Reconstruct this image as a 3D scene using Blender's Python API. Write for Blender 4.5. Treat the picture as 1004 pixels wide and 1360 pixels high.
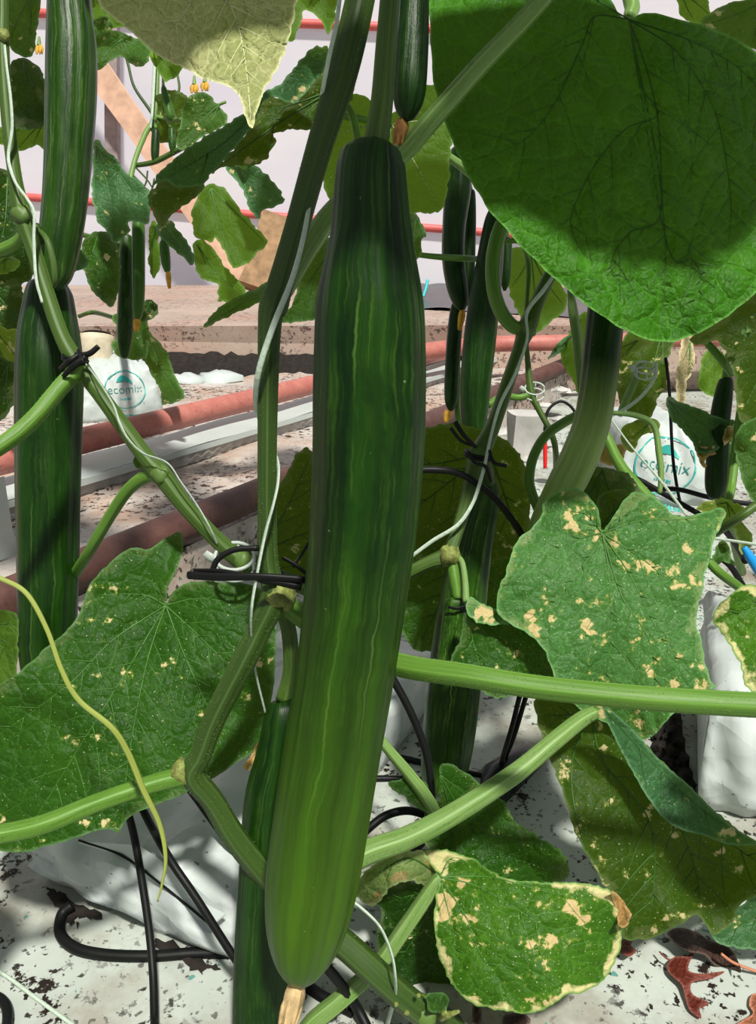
import bpy, math, random
import numpy as np
from mathutils import Vector
from mathutils.geometry import delaunay_2d_cdt

random.seed(7)
np.random.seed(7)
for o in list(bpy.data.objects):
    bpy.data.objects.remove(o, do_unlink=True)
scene = bpy.context.scene
C = scene.collection

# ------------------------------------------------------------------ camera
F_PX, W_PX, H_PX = 1050.0, 1004.0, 1360.0
CAM_Z, PITCH = 0.5, math.radians(18.5)
cam_data = bpy.data.cameras.new('camera')
cam_data.sensor_fit = 'VERTICAL'
cam_data.sensor_height = 36.0
cam_data.lens = 36.0 * F_PX / H_PX
cam_data.clip_start = 0.01
cam = bpy.data.objects.new('camera', cam_data)
C.objects.link(cam)
cam.location = (0, 0, CAM_Z)
cam.rotation_euler = (math.pi / 2 - PITCH, 0, 0)
scene.camera = cam

# ------------------------------------------------------------------ light
SUN_DIR = Vector((0.16, -0.50, 0.85)).normalized()      # towards the sun
world = bpy.data.worlds.new('sky')
scene.world = world
world.use_nodes = True
wb = world.node_tree.nodes['Background']
wb.inputs[0].default_value = (0.93, 0.95, 1.0, 1)       # bright diffused greenhouse daylight
wb.inputs[1].default_value = 0.29
sd = bpy.data.lights.new('sun', 'SUN')
sd.energy = 4.3
sd.angle = math.radians(4)
sd.color = (1.0, 0.97, 0.9)
sun = bpy.data.objects.new('sun', sd)
C.objects.link(sun)
sun.rotation_euler = SUN_DIR.to_track_quat('Z', 'Y').to_euler()
vs = scene.view_settings
vs.view_transform = 'Standard'
vs.look = 'None'
vs.exposure = 0.45
vs.gamma = 1.0
vs.use_curve_mapping = False

# ------------------------------------------------------------------ places
SP, CP = math.sin(PITCH), math.cos(PITCH)
def at(px, py, d):
    """numpy: a point seen at (px,py) standing d metres out along the camera axis"""
    px, py, d = np.asarray(px, float), np.asarray(py, float), np.asarray(d, float)
    x = (px - W_PX / 2) / F_PX * d
    u = -(py - H_PX / 2) / F_PX * d
    return np.stack([x + 0 * d, d * CP + u * SP, CAM_Z - d * SP + u * CP], -1)
def dep(py, z=0.0):
    return (CAM_Z - z) / (SP + (py - H_PX / 2) / F_PX * CP)
def on(px, py, z=0.0):
    return at(px, py, dep(py, z))

def aty(px, py, Y):
    k = -(py - H_PX / 2) / F_PX
    return at(px, py, Y / (CP + k * SP))
def dY(py, Y):
    return Y / (CP - (py - H_PX / 2) / F_PX * SP)

# ------------------------------------------------------------------ materials
class NT:
    def __init__(s, name):
        s.m = bpy.data.materials.new(name)
        s.m.use_nodes = True
        s.t = s.m.node_tree
        s.t.nodes.clear()
        s.out = s.t.nodes.new('ShaderNodeOutputMaterial')
    def n(s, typ, **kw):
        nd = s.t.nodes.new(typ)
        for k, v in kw.items():
            if k.startswith('_'):
                setattr(nd, k[1:], v)
            else:
                key = int(k[1:]) if k[0] == 'i' and k[1:].isdigit() else k
                if isinstance(v, bpy.types.NodeSocket):
                    s.t.links.new(v, nd.inputs[key])
                else:
                    nd.inputs[key].default_value = v
        return nd
    def ramp(s, fac, *stops):
        r = s.t.nodes.new('ShaderNodeValToRGB')
        s.t.links.new(fac, r.inputs[0])
        el = r.color_ramp.elements
        while len(el) < len(stops):
            el.new(0.5)
        for e, (p, c) in zip(el, stops):
            e.position = p
            e.color = c if len(c) == 4 else (*c, 1)
        return r.outputs[0]
    def fac(s, fac, a, b):
        lo, hi = (0, 0, 0), (1, 1, 1)
        return s.ramp(fac, (a, lo), (b, hi)) if a < b else s.ramp(fac, (b, hi), (a, lo))
    def mix(s, f, a, b, mode='MIX'):
        m = s.t.nodes.new('ShaderNodeMix')
        m.data_type = 'RGBA'
        m.blend_type = mode
        for sock, v in ((m.inputs[0], f), (m.inputs[6], a), (m.inputs[7], b)):
            if isinstance(v, bpy.types.NodeSocket):
                s.t.links.new(v, sock)
            elif isinstance(v, (int, float)):
                sock.default_value = v
            else:
                sock.default_value = (*v[:3], 1)
        return m.outputs[2]
    def math(s, op, a, b=0.0):
        return s.n('ShaderNodeMath', _operation=op, i0=a, i1=b).outputs[0]
    def map(s, vec, scale):
        return s.n('ShaderNodeMapping', Vector=vec, Scale=scale).outputs[0]
    def noise(s, vec, scale, detail=4.0, rough=0.55):
        return s.n('ShaderNodeTexNoise', Vector=vec, Scale=scale, Detail=detail, Roughness=rough).outputs[0]
    def bump(s, h, strength, dist):
        return s.n('ShaderNodeBump', Height=h, Strength=strength, Distance=dist).outputs[0]
    def finish(s, shader):
        s.t.links.new(shader, s.out.inputs[0])
        return s.m

def leaf_mat(name, col, col2, spots=0.0, edge=0.0, trans=0.3, tcol=None, rough=0.5, dead=(0.62, 0.5, 0.27), cell=9.0, bump=0.5, spec=0.14):
    t = NT(name)
    uv = t.n('ShaderNodeUVMap', _uv_map='leaf').outputs[0]
    big = t.noise(uv, 2.2, 5)
    c = t.mix(t.fac(big, 0.35, 0.68), col, col2)
    fine = t.noise(uv, 45, 3)
    c = t.mix(t.math('MULTIPLY', t.fac(fine, 0.45, 0.8), 0.35), c, [v * 1.6 for v in col2])
    wob = t.mix(0.06, uv, t.n('ShaderNodeTexNoise', Vector=uv, Scale=9.0).outputs[1])
    vor = t.n('ShaderNodeTexVoronoi', _feature='DISTANCE_TO_EDGE', Vector=wob, Scale=cell).outputs[0]
    net = t.ramp(vor, (0.0, (1, 1, 1)), (0.05, (0, 0, 0)))
    vor2 = t.n('ShaderNodeTexVoronoi', _feature='DISTANCE_TO_EDGE', Vector=wob, Scale=cell * 3.3).outputs[0]
    net2 = t.ramp(vor2, (0.0, (1, 1, 1)), (0.07, (0, 0, 0)))
    c = t.mix(t.math('MULTIPLY', net, 0.30), c, [v * 1.9 + 0.01 for v in col2])
    c = t.mix(t.math('MULTIPLY', net2, 0.10), c, [v * 1.9 + 0.01 for v in col2])
    edg = t.n('ShaderNodeAttribute', _attribute_name='edge').outputs[2]
    dm = None
    if spots > 0:
        s1 = t.noise(uv, 8, 5, 0.6)
        s2 = t.noise(uv, 2.6, 3)
        a = t.math('ADD', s1, t.math('MULTIPLY', t.math('SUBTRACT', s2, 0.5), 0.75))
        dm = t.fac(a, 0.70 - 0.115 * spots, 0.72 - 0.115 * spots)
        yel = t.fac(a, 0.655 - 0.115 * spots, 0.715 - 0.115 * spots)
        c = t.mix(t.math('MULTIPLY', yel, 0.5), c, (0.26, 0.34, 0.05))
        spk = t.fac(t.noise(uv, 55, 2, 0.5), 0.70 - 0.04 * spots, 0.72 - 0.04 * spots)
        c = t.mix(t.math('MULTIPLY', spk, 0.7), c, (0.45, 0.5, 0.28))
        c = t.mix(dm, c, t.mix(t.noise(uv, 30), dead, [v * 0.75 for v in dead]))
    if edge > 0:
        em = t.math('MULTIPLY', t.fac(t.math('ADD', edg, t.math('MULTIPLY', t.math('SUBTRACT', t.noise(uv, 5, 4), 0.5), 2.6)), 0.30, 0.10), edge)
        c = t.mix(em, c, t.mix(t.noise(uv, 18), dead, (0.5, 0.55, 0.25)))
    c = t.mix(t.fac(edg, 0.16, 0.02), c, [min(1, v * 1.7 + 0.035) for v in col2])
    h = t.math('ADD', t.math('MULTIPLY', t.fac(vor, 0.0, 0.22), 1.0), t.math('MULTIPLY', t.noise(uv, 35, 3), 0.35))
    h = t.math('ADD', h, t.math('MULTIPLY', t.fac(vor2, 0.0, 0.3), 0.3))
    nb = t.bump(h, bump, 0.0016)
    p = t.n('ShaderNodeBsdfPrincipled', Roughness=rough, Normal=nb)
    t.t.links.new(c, p.inputs['Base Color'])
    p.inputs['Specular IOR Level'].default_value = spec
    if tcol is None:
        tcol = (0.30, 0.55, 0.03)
    tc = t.mix(0.75, c, tcol)
    tr = t.n('ShaderNodeBsdfTranslucent', Color=tc, Normal=nb)
    ms = t.n('ShaderNodeMixShader', i0=trans, i1=p.outputs[0], i2=tr.outputs[0])
    return t.finish(ms.outputs[0])

def fruit_mat(name, dark, mid, pale, tip=None, streak=1.0, rough=0.36, warts=0.5, tipr=(0.42, 0.92)):
    t = NT(name)
    uv = t.n('ShaderNodeUVMap', _uv_map='skin').outputs[0]
    sep = t.n('ShaderNodeSeparateXYZ', Vector=uv)
    wob = t.noise(t.map(uv, (5, 11, 1)), 1.0, 4, 0.6)
    us = t.math('ADD', sep.outputs[0], t.math('MULTIPLY', t.math('SUBTRACT', wob, 0.5), 0.06))
    comb = t.n('ShaderNodeCombineXYZ', X=us, Y=sep.outputs[1]).outputs[0]
    st = t.noise(t.map(comb, (15, 1.6, 1)), 1.0, 6, 0.62)
    blot = t.noise(t.map(comb, (9, 13, 1)), 1.0, 4, 0.6)
    c = t.mix(t.fac(t.math('ADD', t.math('MULTIPLY', st, 0.8), t.math('MULTIPLY', blot, 0.2)), 0.40, 0.62), dark, mid)
    st2 = t.noise(t.map(comb, (60, 5, 1)), 1.0, 5, 0.65)
    c = t.mix(t.math('MULTIPLY', t.math('MULTIPLY', t.fac(st2, 0.50, 0.72), t.fac(blot, 0.38, 0.66)), 0.75 * streak), c, pale)
    fr = t.math('FRACT', t.math('MULTIPLY', us, 9.0))
    seam = t.ramp(t.math('ABSOLUTE', t.math('SUBTRACT', fr, 0.5)), (0.0, (1, 1, 1)), (0.05, (0, 0, 0)))
    seam = t.math('MULTIPLY', seam, t.fac(t.noise(t.map(comb, (8, 4, 1)), 1.0, 4), 0.47, 0.62))
    c = t.mix(t.math('MULTIPLY', seam, 0.55 * streak), c, [min(1, v * 1.5 + .02) for v in pale])
    if tip:
        c = t.mix(t.math('MULTIPLY', t.fac(sep.outputs[1], *tipr), tip[3]), c, t.mix(t.fac(st, 0.35, 0.7), [v * .6 for v in tip[:3]], tip[:3]))
    vo = t.n('ShaderNodeTexVoronoi', Vector=t.map(comb, (20, 48, 1)), Scale=1.0)
    wart = t.ramp(vo.outputs[0], (0.0, (1, 1, 1)), (0.10, (0, 0, 0)))
    rnd = t.n('ShaderNodeSeparateColor', Color=vo.outputs[1]).outputs[0]
    wart = t.math('MULTIPLY', wart, t.fac(rnd, 0.72, 0.76))
    c = t.mix(t.math('MULTIPLY', wart, warts), c, [min(1, v * 2 + .05) for v in pale])
    h = t.math('ADD', t.math('MULTIPLY', st, 0.6), t.math('ADD', t.math('MULTIPLY', wart, 0.8), t.math('MULTIPLY', st2, 0.25)))
    p = t.n('ShaderNodeBsdfPrincipled', Roughness=rough, Normal=t.bump(h, 0.6, 0.0014))
    t.t.links.new(c, p.inputs['Base Color'])
    p.inputs['Specular IOR Level'].default_value = 0.2
    return t.finish(p.outputs[0])

def stem_mat(name, dark, pale, rough=0.5, ridge=0.5):
    t = NT(name)
    uv = t.n('ShaderNodeUVMap', _uv_map='skin').outputs[0]
    sep = t.n('ShaderNodeSeparateXYZ', Vector=uv)
    n1 = t.noise(t.map(uv, (24, 6, 1)), 1.0, 4)
    c = t.mix(t.fac(n1, 0.35, 0.7), dark, pale)
    fr = t.math('FRACT', t.math('MULTIPLY', sep.outputs[0], 5.0))
    rg = t.ramp(t.math('ABSOLUTE', t.math('SUBTRACT', fr, 0.5)), (0.36, (0, 0, 0)), (0.5, (1, 1, 1)))
    c = t.mix(t.math('MULTIPLY', rg, ridge), c, [min(1, v * 1.5 + .02) for v in pale])
    spk = t.fac(t.noise(t.map(uv, (40, 60, 1)), 1.0, 2), 0.68, 0.74)
    c = t.mix(t.math('MULTIPLY', spk, 0.4), c, [min(1, v * 1.8 + .05) for v in pale])
    p = t.n('ShaderNodeBsdfPrincipled', Roughness=rough, Normal=t.bump(n1, 0.4, 0.0008))
    t.t.links.new(c, p.inputs['Base Color'])
    p.inputs['Specular IOR Level'].default_value = 0.35
    p.inputs['Subsurface Weight'].default_value = 0.08
    p.inputs['Subsurface Radius'].default_value = (0.002, 0.004, 0.001)
    return t.finish(p.outputs[0])

def plain(name, col, rough=0.6, var=0.25, scale=30, metal=0, bump=0.2, spec=0.4, trans=0.0):
    t = NT(name)
    co = t.n('ShaderNodeTexCoord').outputs['Object']
    n = t.noise(co, scale, 5)
    c = t.mix(t.fac(n, 0.3, 0.7), [v * (1 - var) for v in col], [min(1, v * (1 + var)) for v in col])
    p = t.n('ShaderNodeBsdfPrincipled', Roughness=rough, Metallic=metal, Normal=t.bump(n, bump, 0.002))
    t.t.links.new(c, p.inputs['Base Color'])
    p.inputs['Specular IOR Level'].default_value = spec
    if trans:
        tr = t.n('ShaderNodeBsdfTranslucent', Color=c)
        return t.finish(t.n('ShaderNodeMixShader', i0=trans, i1=p.outputs[0], i2=tr.outputs[0]).outputs[0])
    return t.finish(p.outputs[0])

def sheet_mat(name, base, dirt1, dirt2, amt=0.5, scale=1.0):
    t = NT(name)
    co = t.n('ShaderNodeTexCoord').outputs['Object']
    a = t.noise(co, 7 * scale, 6, 0.6)
    c = t.mix(t.fac(a, 0.35, 0.72), base, [v * 0.72 for v in base])
    b = t.noise(co, 4.5 * scale, 7, 0.68)
    c = t.mix(t.math('MULTIPLY', t.fac(b, 0.57 - 0.14 * amt, 0.75 - 0.14 * amt), 0.8), c, dirt1)
    g = t.noise(co, 75 * scale, 5, 0.72)
    msk = t.fac(t.noise(co, 5.5 * scale, 3), 0.42, 0.64)
    d = t.math('MULTIPLY', t.fac(g, 0.63 - 0.1 * amt, 0.66 - 0.1 * amt), t.fac(msk, 0.1, 0.5))
    c = t.mix(d, c, dirt2)
    g2 = t.fac(t.noise(co, 150 * scale, 2, 0.5), 0.625, 0.66)
    c = t.mix(t.math('MULTIPLY', g2, t.math('ADD', 0.35, msk)), c, dirt2)
    teal = t.fac(t.noise(co, 95 * scale, 1, 0.4), 0.75, 0.765)
    c = t.mix(t.math('MULTIPLY', teal, 0.8), c, (0.02, 0.2, 0.16))
    h = t.math('ADD', t.noise(co, 16, 4), t.math('MULTIPLY', d, 0.5))
    p = t.n('ShaderNodeBsdfPrincipled', Roughness=0.5, Normal=t.bump(h, 0.35, 0.006))
    t.t.links.new(c, p.inputs['Base Color'])
    p.inputs['Specular IOR Level'].default_value = 0.3
    return t.finish(p.outputs[0])

M = {}
M['up'] = leaf_mat('leaf_green', (0.009, 0.050, 0.0020), (0.019, 0.078, 0.0040), spots=0.1, trans=0.18)
M['big'] = leaf_mat('leaf_broad_green', (0.013, 0.084, 0.0015), (0.034, 0.140, 0.0045), trans=0.14, bump=0.9, cell=7.0)
M['dull'] = leaf_mat('leaf_dull_green', (0.007, 0.043, 0.0015), (0.017, 0.068, 0.0034), spots=0.2, edge=0.05, trans=0.14)
M['spot'] = leaf_mat('leaf_spotted', (0.030, 0.105, 0.020), (0.052, 0.150, 0.034), spots=0.66, edge=0.15, trans=0.18, rough=0.45, dead=(0.60, 0.47, 0.22))
M['burn'] = leaf_mat('leaf_scorched', (0.016, 0.072, 0.0025), (0.042, 0.122, 0.0060), spots=0.74, edge=1.0, trans=0.18, dead=(0.58, 0.44, 0.21))
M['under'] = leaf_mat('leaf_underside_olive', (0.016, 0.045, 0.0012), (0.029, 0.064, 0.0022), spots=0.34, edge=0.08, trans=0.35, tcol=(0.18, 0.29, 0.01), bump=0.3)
M['palesp'] = leaf_mat('leaf_pale_spotted', (0.10, 0.17, 0.04), (0.17, 0.23, 0.08), spots=0.75, edge=0.4, trans=0.3, dead=(0.36, 0.22, 0.10))
M['glau'] = leaf_mat('leaf_blue_green', (0.022, 0.078, 0.026), (0.036, 0.105, 0.036), spots=0.12, trans=0.15, rough=0.42)
M['back']   = leaf_mat('leaf_backlit', (0.0375, 0.0950, 0.0070), (0.0550, 0.1250, 0.0125), trans=0.5, tcol=(0.30, 0.55, 0.04), bump=0.4)
M['pale'] = leaf_mat('leaf_pale_underside', (0.26, 0.30, 0.10), (0.42, 0.42, 0.21), trans=0.30, tcol=(0.40, 0.50, 0.08), bump=1.0)
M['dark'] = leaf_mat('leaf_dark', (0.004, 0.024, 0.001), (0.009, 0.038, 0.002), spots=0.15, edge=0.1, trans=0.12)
M['bg']     = leaf_mat('leaf_mid_green', (0.0175, 0.0625, 0.0080), (0.0300, 0.0875, 0.0130), spots=0.15, trans=0.3, tcol=(0.25, 0.45, 0.03))
M['yel']    = leaf_mat('leaf_yellowing', (0.0720, 0.1200, 0.0120), (0.1320, 0.1620, 0.0240), spots=0.5, trans=0.4)
M['brown'] = leaf_mat('leaf_dry_brown', (0.20, 0.10, 0.03), (0.30, 0.18, 0.06), trans=0.15)
M['redleaf'] = leaf_mat('leaf_dry_red', (0.070, 0.010, 0.006), (0.10, 0.020, 0.010), trans=0.05, rough=0.4)
M['dkleaf'] = leaf_mat('leaf_dry_dark', (0.026, 0.013, 0.010), (0.045, 0.024, 0.018), trans=0.05)
M['orleaf'] = leaf_mat('leaf_dry_orange', (0.20, 0.06, 0.03), (0.27, 0.10, 0.05), trans=0.1)
M['straw']  = leaf_mat('leaf_withered', (0.22, 0.17, 0.09), (0.33, 0.27, 0.15), trans=0.15)
M['vein'] = plain('vein_green', (0.050, 0.145, 0.018), 0.5, 0.2, 60)
M['veind'] = plain('vein_dim_green', (0.024, 0.085, 0.005), 0.5, 0.2, 60)
M['veinp']  = plain('vein_pale', (0.55, 0.58, 0.32), 0.5, 0.2, 60)
M['cuke'] = fruit_mat('cucumber_skin', (0.0012, 0.0115, 0.0003), (0.0085, 0.0430, 0.0010), (0.048, 0.115, 0.006), tip=(0.050, 0.120, 0.004, 0.8))
M['cuke2'] = fruit_mat('cucumber_skin_dark', (0.0022, 0.0165, 0.0008), (0.0095, 0.0430, 0.0020), (0.045, 0.095, 0.012), streak=0.9)
M['cuke3'] = fruit_mat('cucumber_skin_ribbed', (0.0045, 0.0250, 0.0012), (0.0200, 0.0640, 0.0040), (0.085, 0.150, 0.030), streak=1.3)
M['cuke4'] = fruit_mat('cucumber_skin_speckled', (0.0030, 0.0200, 0.0010), (0.0120, 0.0440, 0.0030), (0.06, 0.11, 0.02), tip=(0.26, 0.40, 0.10, 1.0), streak=1.0, warts=0.8, tipr=(0.36, 0.62))
M['cukel']  = fruit_mat('cucumber_skin_young', (0.0300, 0.0950, 0.0090), (0.0500, 0.1300, 0.0150), (0.1000, 0.1800, 0.0400), streak=0.6)
M['cukes'] = fruit_mat('cucumber_skin_striped', (0.0050, 0.0280, 0.0012), (0.0220, 0.0740, 0.0040), (0.11, 0.21, 0.03), streak=1.7)
M['stem'] = stem_mat('vine_stem', (0.032, 0.072, 0.006), (0.060, 0.115, 0.014))
M['stemd'] = stem_mat('vine_stem_dark', (0.019, 0.047, 0.004), (0.036, 0.076, 0.008))
M['pet']    = stem_mat('petiole', (0.0630, 0.1560, 0.0108), (0.0990, 0.2100, 0.0240))
M['petp']   = stem_mat('petiole_pale', (0.1020, 0.2040, 0.0360), (0.1740, 0.2760, 0.0840))
M['hair'] = plain('stem_hair', (0.20, 0.29, 0.09), 0.5, 0.1, 10, trans=0.3)
M['node'] = plain('stem_node', (0.17, 0.20, 0.045), 0.6, 0.5, 220, bump=0.9)
M['tend'] = stem_mat('tendril', (0.20, 0.26, 0.04), (0.29, 0.33, 0.07))
M['blos']   = plain('withered_blossom', (0.62, 0.45, 0.22), 0.7, 0.35, 120, bump=0.7, trans=0.25)
M['bloy']   = plain('yellow_blossom', (0.72, 0.42, 0.05), 0.6, 0.3, 120, trans=0.3)
M['blot']   = plain('white_blossom_fuzz', (0.8, 0.78, 0.76), 0.8, 0.1, 90)
M['twine'] = plain('white_twine', (0.42, 0.51, 0.41), 0.6, 0.12, 300, bump=0.4)
M['white'] = plain('white_plastic_film', (0.44, 0.49, 0.47), 0.38, 0.07, 9, bump=0.25)
M['clip'] = plain('white_clip_plastic', (0.50, 0.56, 0.50), 0.4, 0.08, 40, trans=0.25)
M['black'] = plain('black_plastic', (0.0035, 0.004, 0.0035), 0.5, 0.3, 40, spec=0.22)
M['blackf'] = plain('black_film', (0.012, 0.013, 0.016), 0.3, 0.4, 25, bump=0.6)
M['red']    = plain('red_plastic', (0.62, 0.012, 0.012), 0.35, 0.1, 20)
M['blue']   = plain('blue_plastic', (0.01, 0.25, 0.62), 0.35, 0.1, 20)
M['teal']   = plain('teal_print', (0.03, 0.36, 0.31), 0.5, 0.05, 20)
M['tealb']  = plain('teal_strap', (0.05, 0.5, 0.52), 0.5, 0.05, 20)
M['cream']  = plain('cream_pot', (0.52, 0.46, 0.33), 0.6, 0.2, 30)
M['block'] = plain('foam_block', (0.42, 0.41, 0.38), 0.7, 0.2, 20, bump=0.5)
M['soil']   = plain('dark_soil', (0.011, 0.0075, 0.0055), 0.9, 0.7, 60, bump=1.0)
M['wood']   = plain('pale_timber', (0.62, 0.40, 0.28), 0.7, 0.2, 14)
M['wood2']  = plain('grey_timber', (0.30, 0.25, 0.25), 0.8, 0.3, 14)
M['wood3']  = plain('brown_timber', (0.26, 0.16, 0.08), 0.8, 0.35, 18, bump=0.6)
M['redbar'] = plain('red_painted_pipe', (0.55, 0.10, 0.09), 0.5, 0.15, 12)

def pipe_mat(name, a, b):
    t = NT(name)
    co = t.n('ShaderNodeTexCoord').outputs['Object']
    n = t.noise(co, 26, 7, 0.65)
    c = t.mix(t.fac(n, 0.35, 0.7), a, b)
    n2 = t.noise(co, 110, 3)
    c = t.mix(t.math('MULTIPLY', t.fac(n2, 0.6, 0.72), 0.6), c, [v * 0.35 for v in a])
    p = t.n('ShaderNodeBsdfPrincipled', Roughness=0.55, Normal=t.bump(n2, 0.3, 0.002))
    t.t.links.new(c, p.inputs['Base Color'])
    return t.finish(p.outputs[0])
M['pipe']  = pipe_mat('rusty_red_pipe', (0.36, 0.105, 0.085), (0.46, 0.17, 0.13))
M['pipe2'] = pipe_mat('rusty_brown_pipe', (0.060, 0.022, 0.018), (0.115, 0.050, 0.038))
M['floor'] = sheet_mat('white_ground_sheet', (0.43, 0.47, 0.42), (0.16, 0.11, 0.065), (0.014, 0.009, 0.006), amt=0.68)
M['bench'] = sheet_mat('stained_bench_sheet', (0.52, 0.48, 0.44), (0.36, 0.23, 0.16), (0.04, 0.022, 0.016), amt=0.95, scale=0.8)
M['conc']  = sheet_mat('concrete_path', (0.40, 0.31, 0.25), (0.36, 0.22, 0.17), (0.10, 0.06, 0.05), amt=0.8, scale=0.5)
def bag_mat():
    t = NT('white_bag_film')
    co = t.n('ShaderNodeTexCoord').outputs['Object']
    n = t.noise(co, 9, 5)
    c = t.mix(t.fac(n, 0.3, 0.7), (0.42, 0.47, 0.45), (0.50, 0.54, 0.52))
    sp = t.fac(t.noise(co, 150, 2), 0.70, 0.73)
    c = t.mix(t.math('MULTIPLY', sp, 0.7), c, (0.05, 0.04, 0.03))
    wv = t.mix(0.12, co, t.n('ShaderNodeTexNoise', Vector=co, Scale=8.0).outputs[1])
    v1 = t.n('ShaderNodeTexVoronoi', _feature='F1', Vector=wv, Scale=15.0).outputs[0]
    v2 = t.n('ShaderNodeTexVoronoi', _feature='F1', Vector=wv, Scale=34.0).outputs[0]
    h = t.math('ADD', v1, t.math('MULTIPLY', v2, 0.3))
    p = t.n('ShaderNodeBsdfPrincipled', Roughness=0.34, Normal=t.bump(h, 0.45, 0.012))
    t.t.links.new(c, p.inputs['Base Color'])
    p.inputs['Specular IOR Level'].default_value = 0.4
    return t.finish(p.outputs[0])
M['bagfilm'] = bag_mat()
def film_mat():
    t = NT('greenhouse_film')
    co = t.n('ShaderNodeTexCoord').outputs['Object']
    n = t.noise(t.map(co, (0.5, 0.5, 1.6)), 1.1, 4)
    c = t.mix(t.fac(n, 0.35, 0.65), (0.86, 0.83, 0.92), (0.98, 0.95, 0.96))
    d = t.n('ShaderNodeBsdfDiffuse', Color=c)
    tr = t.n('ShaderNodeBsdfTranslucent', Color=c)
    return t.finish(t.n('ShaderNodeMixShader', i0=0.5, i1=d.outputs[0], i2=tr.outputs[0]).outputs[0])
M['film'] = film_mat()
M['brownblos'] = plain('brown_blossom', (0.42, 0.20, 0.06), 0.7, 0.4, 150, bump=0.7)
M['petleaf'] = M['back']

# ------------------------------------------------------------------ mesh helpers
BASE = {}
def tag(o, label, cat, group=None):
    o['label'] = label
    o['category'] = cat
    if group:
        o['group'] = group
    return o
def thing(name, label, cat, loc, group=None):
    o = bpy.data.objects.new(name, None)
    C.objects.link(o)
    o.empty_display_size = 0.02
    o.location = Vector([float(v) for v in loc])
    BASE[o] = np.array([float(v) for v in loc])
    return tag(o, label, cat, group)
def mesh(name, V, Fc, mat, parent=None, uv=None, attr=None, smooth=True, uvname='skin'):
    V = np.asarray(V, float)
    if parent is not None:
        b = BASE[parent]
    else:
        b = np.array([(V[:, 0].min() + V[:, 0].max()) / 2, (V[:, 1].min() + V[:, 1].max()) / 2, V[:, 2].min()])
    me = bpy.data.meshes.new(name)
    me.from_pydata((V - b).tolist(), [], [tuple(int(i) for i in f) for f in Fc])
    mats = mat if isinstance(mat, list) else [mat]
    for m in mats:
        me.materials.append(M[m])
    if smooth:
        me.polygons.foreach_set('use_smooth', [True] * len(me.polygons))
    if uv is not None:
        lay = me.uv_layers.new(name=uvname)
        uv = np.asarray(uv, float)
        li = np.empty(len(me.loops), int)
        me.loops.foreach_get('vertex_index', li)
        if len(uv) == len(me.loops):
            arr = uv
        else:
            arr = uv[li]
        lay.data.foreach_set('uv', arr.astype(np.float32).ravel())
    for k, a in (attr or {}).items():
        at_ = me.attributes.new(k, 'FLOAT', 'POINT')
        at_.data.foreach_set('value', np.asarray(a, np.float32))
    me.update()
    o = bpy.data.objects.new(name, me)
    C.objects.link(o)
    if parent is not None:
        o.parent = parent
    else:
        o.location = Vector(b.tolist())
    BASE[o] = b
    return o
def struct(o):
    o['kind'] = 'structure'
    return o

def catmull(P, n, closed=False):
    P = np.asarray(P, float)
    if closed:
        Q = np.vstack([P[-1], P, P[0], P[1]])
    else:
        Q = np.vstack([2 * P[0] - P[1], P, 2 * P[-1] - P[-2]])
    seg = len(Q) - 3
    t = np.linspace(0, seg, n, endpoint=not closed)
    i = np.minimum(t.astype(int), seg - 1)
    u = (t - i)[:, None]
    a, b, c, d = Q[i], Q[i + 1], Q[i + 2], Q[i + 3]
    return 0.5 * ((2 * b) + (c - a) * u + (2 * a - 5 * b + 4 * c - d) * u * u + (3 * b - a - 3 * c + d) * u ** 3)

def frames(P):
    T = np.gradient(P, axis=0)
    T /= np.linalg.norm(T, axis=1)[:, None] + 1e-12
    n = np.cross(T[0], [0.13, 1.0, 0.21])
    n /= np.linalg.norm(n)
    N = []
    for tv in T:
        n = n - tv * np.dot(n, tv)
        n /= np.linalg.norm(n) + 1e-12
        N.append(n.copy())
    N = np.array(N)
    return T, N, np.cross(T, N)

def sweep(P, R, sides=12, lobe=0.0, lobes=5, wob=None, flat=1.0, phase=0.0):
    """P world points, R radii. returns verts, faces, per-loop uvs, (surface points, normals) ."""
    n = len(P)
    T, N, B = frames(P)
    th = np.linspace(0, 2 * np.pi, sides, endpoint=False) + phase
    rr = R[:, None] * (1 + lobe * np.cos(lobes * th)[None, :])
    if wob is not None:
        rr = rr * (1 + wob(th, np.linspace(0, 1, n)))
    V = P[:, None, :] + rr[..., None] * (np.cos(th)[None, :, None] * N[:, None, :] + flat * np.sin(th)[None, :, None] * B[:, None, :])
    V = V.reshape(-1, 3)
    L = np.concatenate([[0], np.cumsum(np.linalg.norm(np.diff(P, axis=0), axis=1))])
    v = L / max(L[-1], 1e-9)
    Fc, UV = [], []
    for i in range(n - 1):
        for j in range(sides):
            k = (j + 1) % sides
            Fc.append((i * sides + j, i * sides + k, (i + 1) * sides + k, (i + 1) * sides + j))
            u0, u1 = j / sides, (j + 1) / sides
            UV += [(u0, v[i]), (u1, v[i]), (u1, v[i + 1]), (u0, v[i + 1])]
    for i, rev in ((0, True), (n - 1, False)):
        c = len(V)
        V = np.vstack([V, P[i]])
        for j in range(sides):
            k = (j + 1) % sides
            Fc.append((i * sides + k, i * sides + j, c) if rev else (i * sides + j, i * sides + k, c))
            u0, u1 = j / sides, (j + 1) / sides
            UV += ([(u1, v[i]), (u0, v[i]), (u0, v[i])] if rev else [(u0, v[i]), (u1, v[i]), (u0, v[i])])
    return V, Fc, UV

def path(pts, n=None):
    """[(px,py,d,halfwidth_px)] -> world centre line and radii"""
    A = np.array(pts, float)
    n = n or max(8, 6 * len(A))
    A = catmull(A, n)
    P = at(A[:, 0], A[:, 1], A[:, 2])
    return P, np.maximum(A[:, 3], 0.15) * A[:, 2] / F_PX

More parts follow.
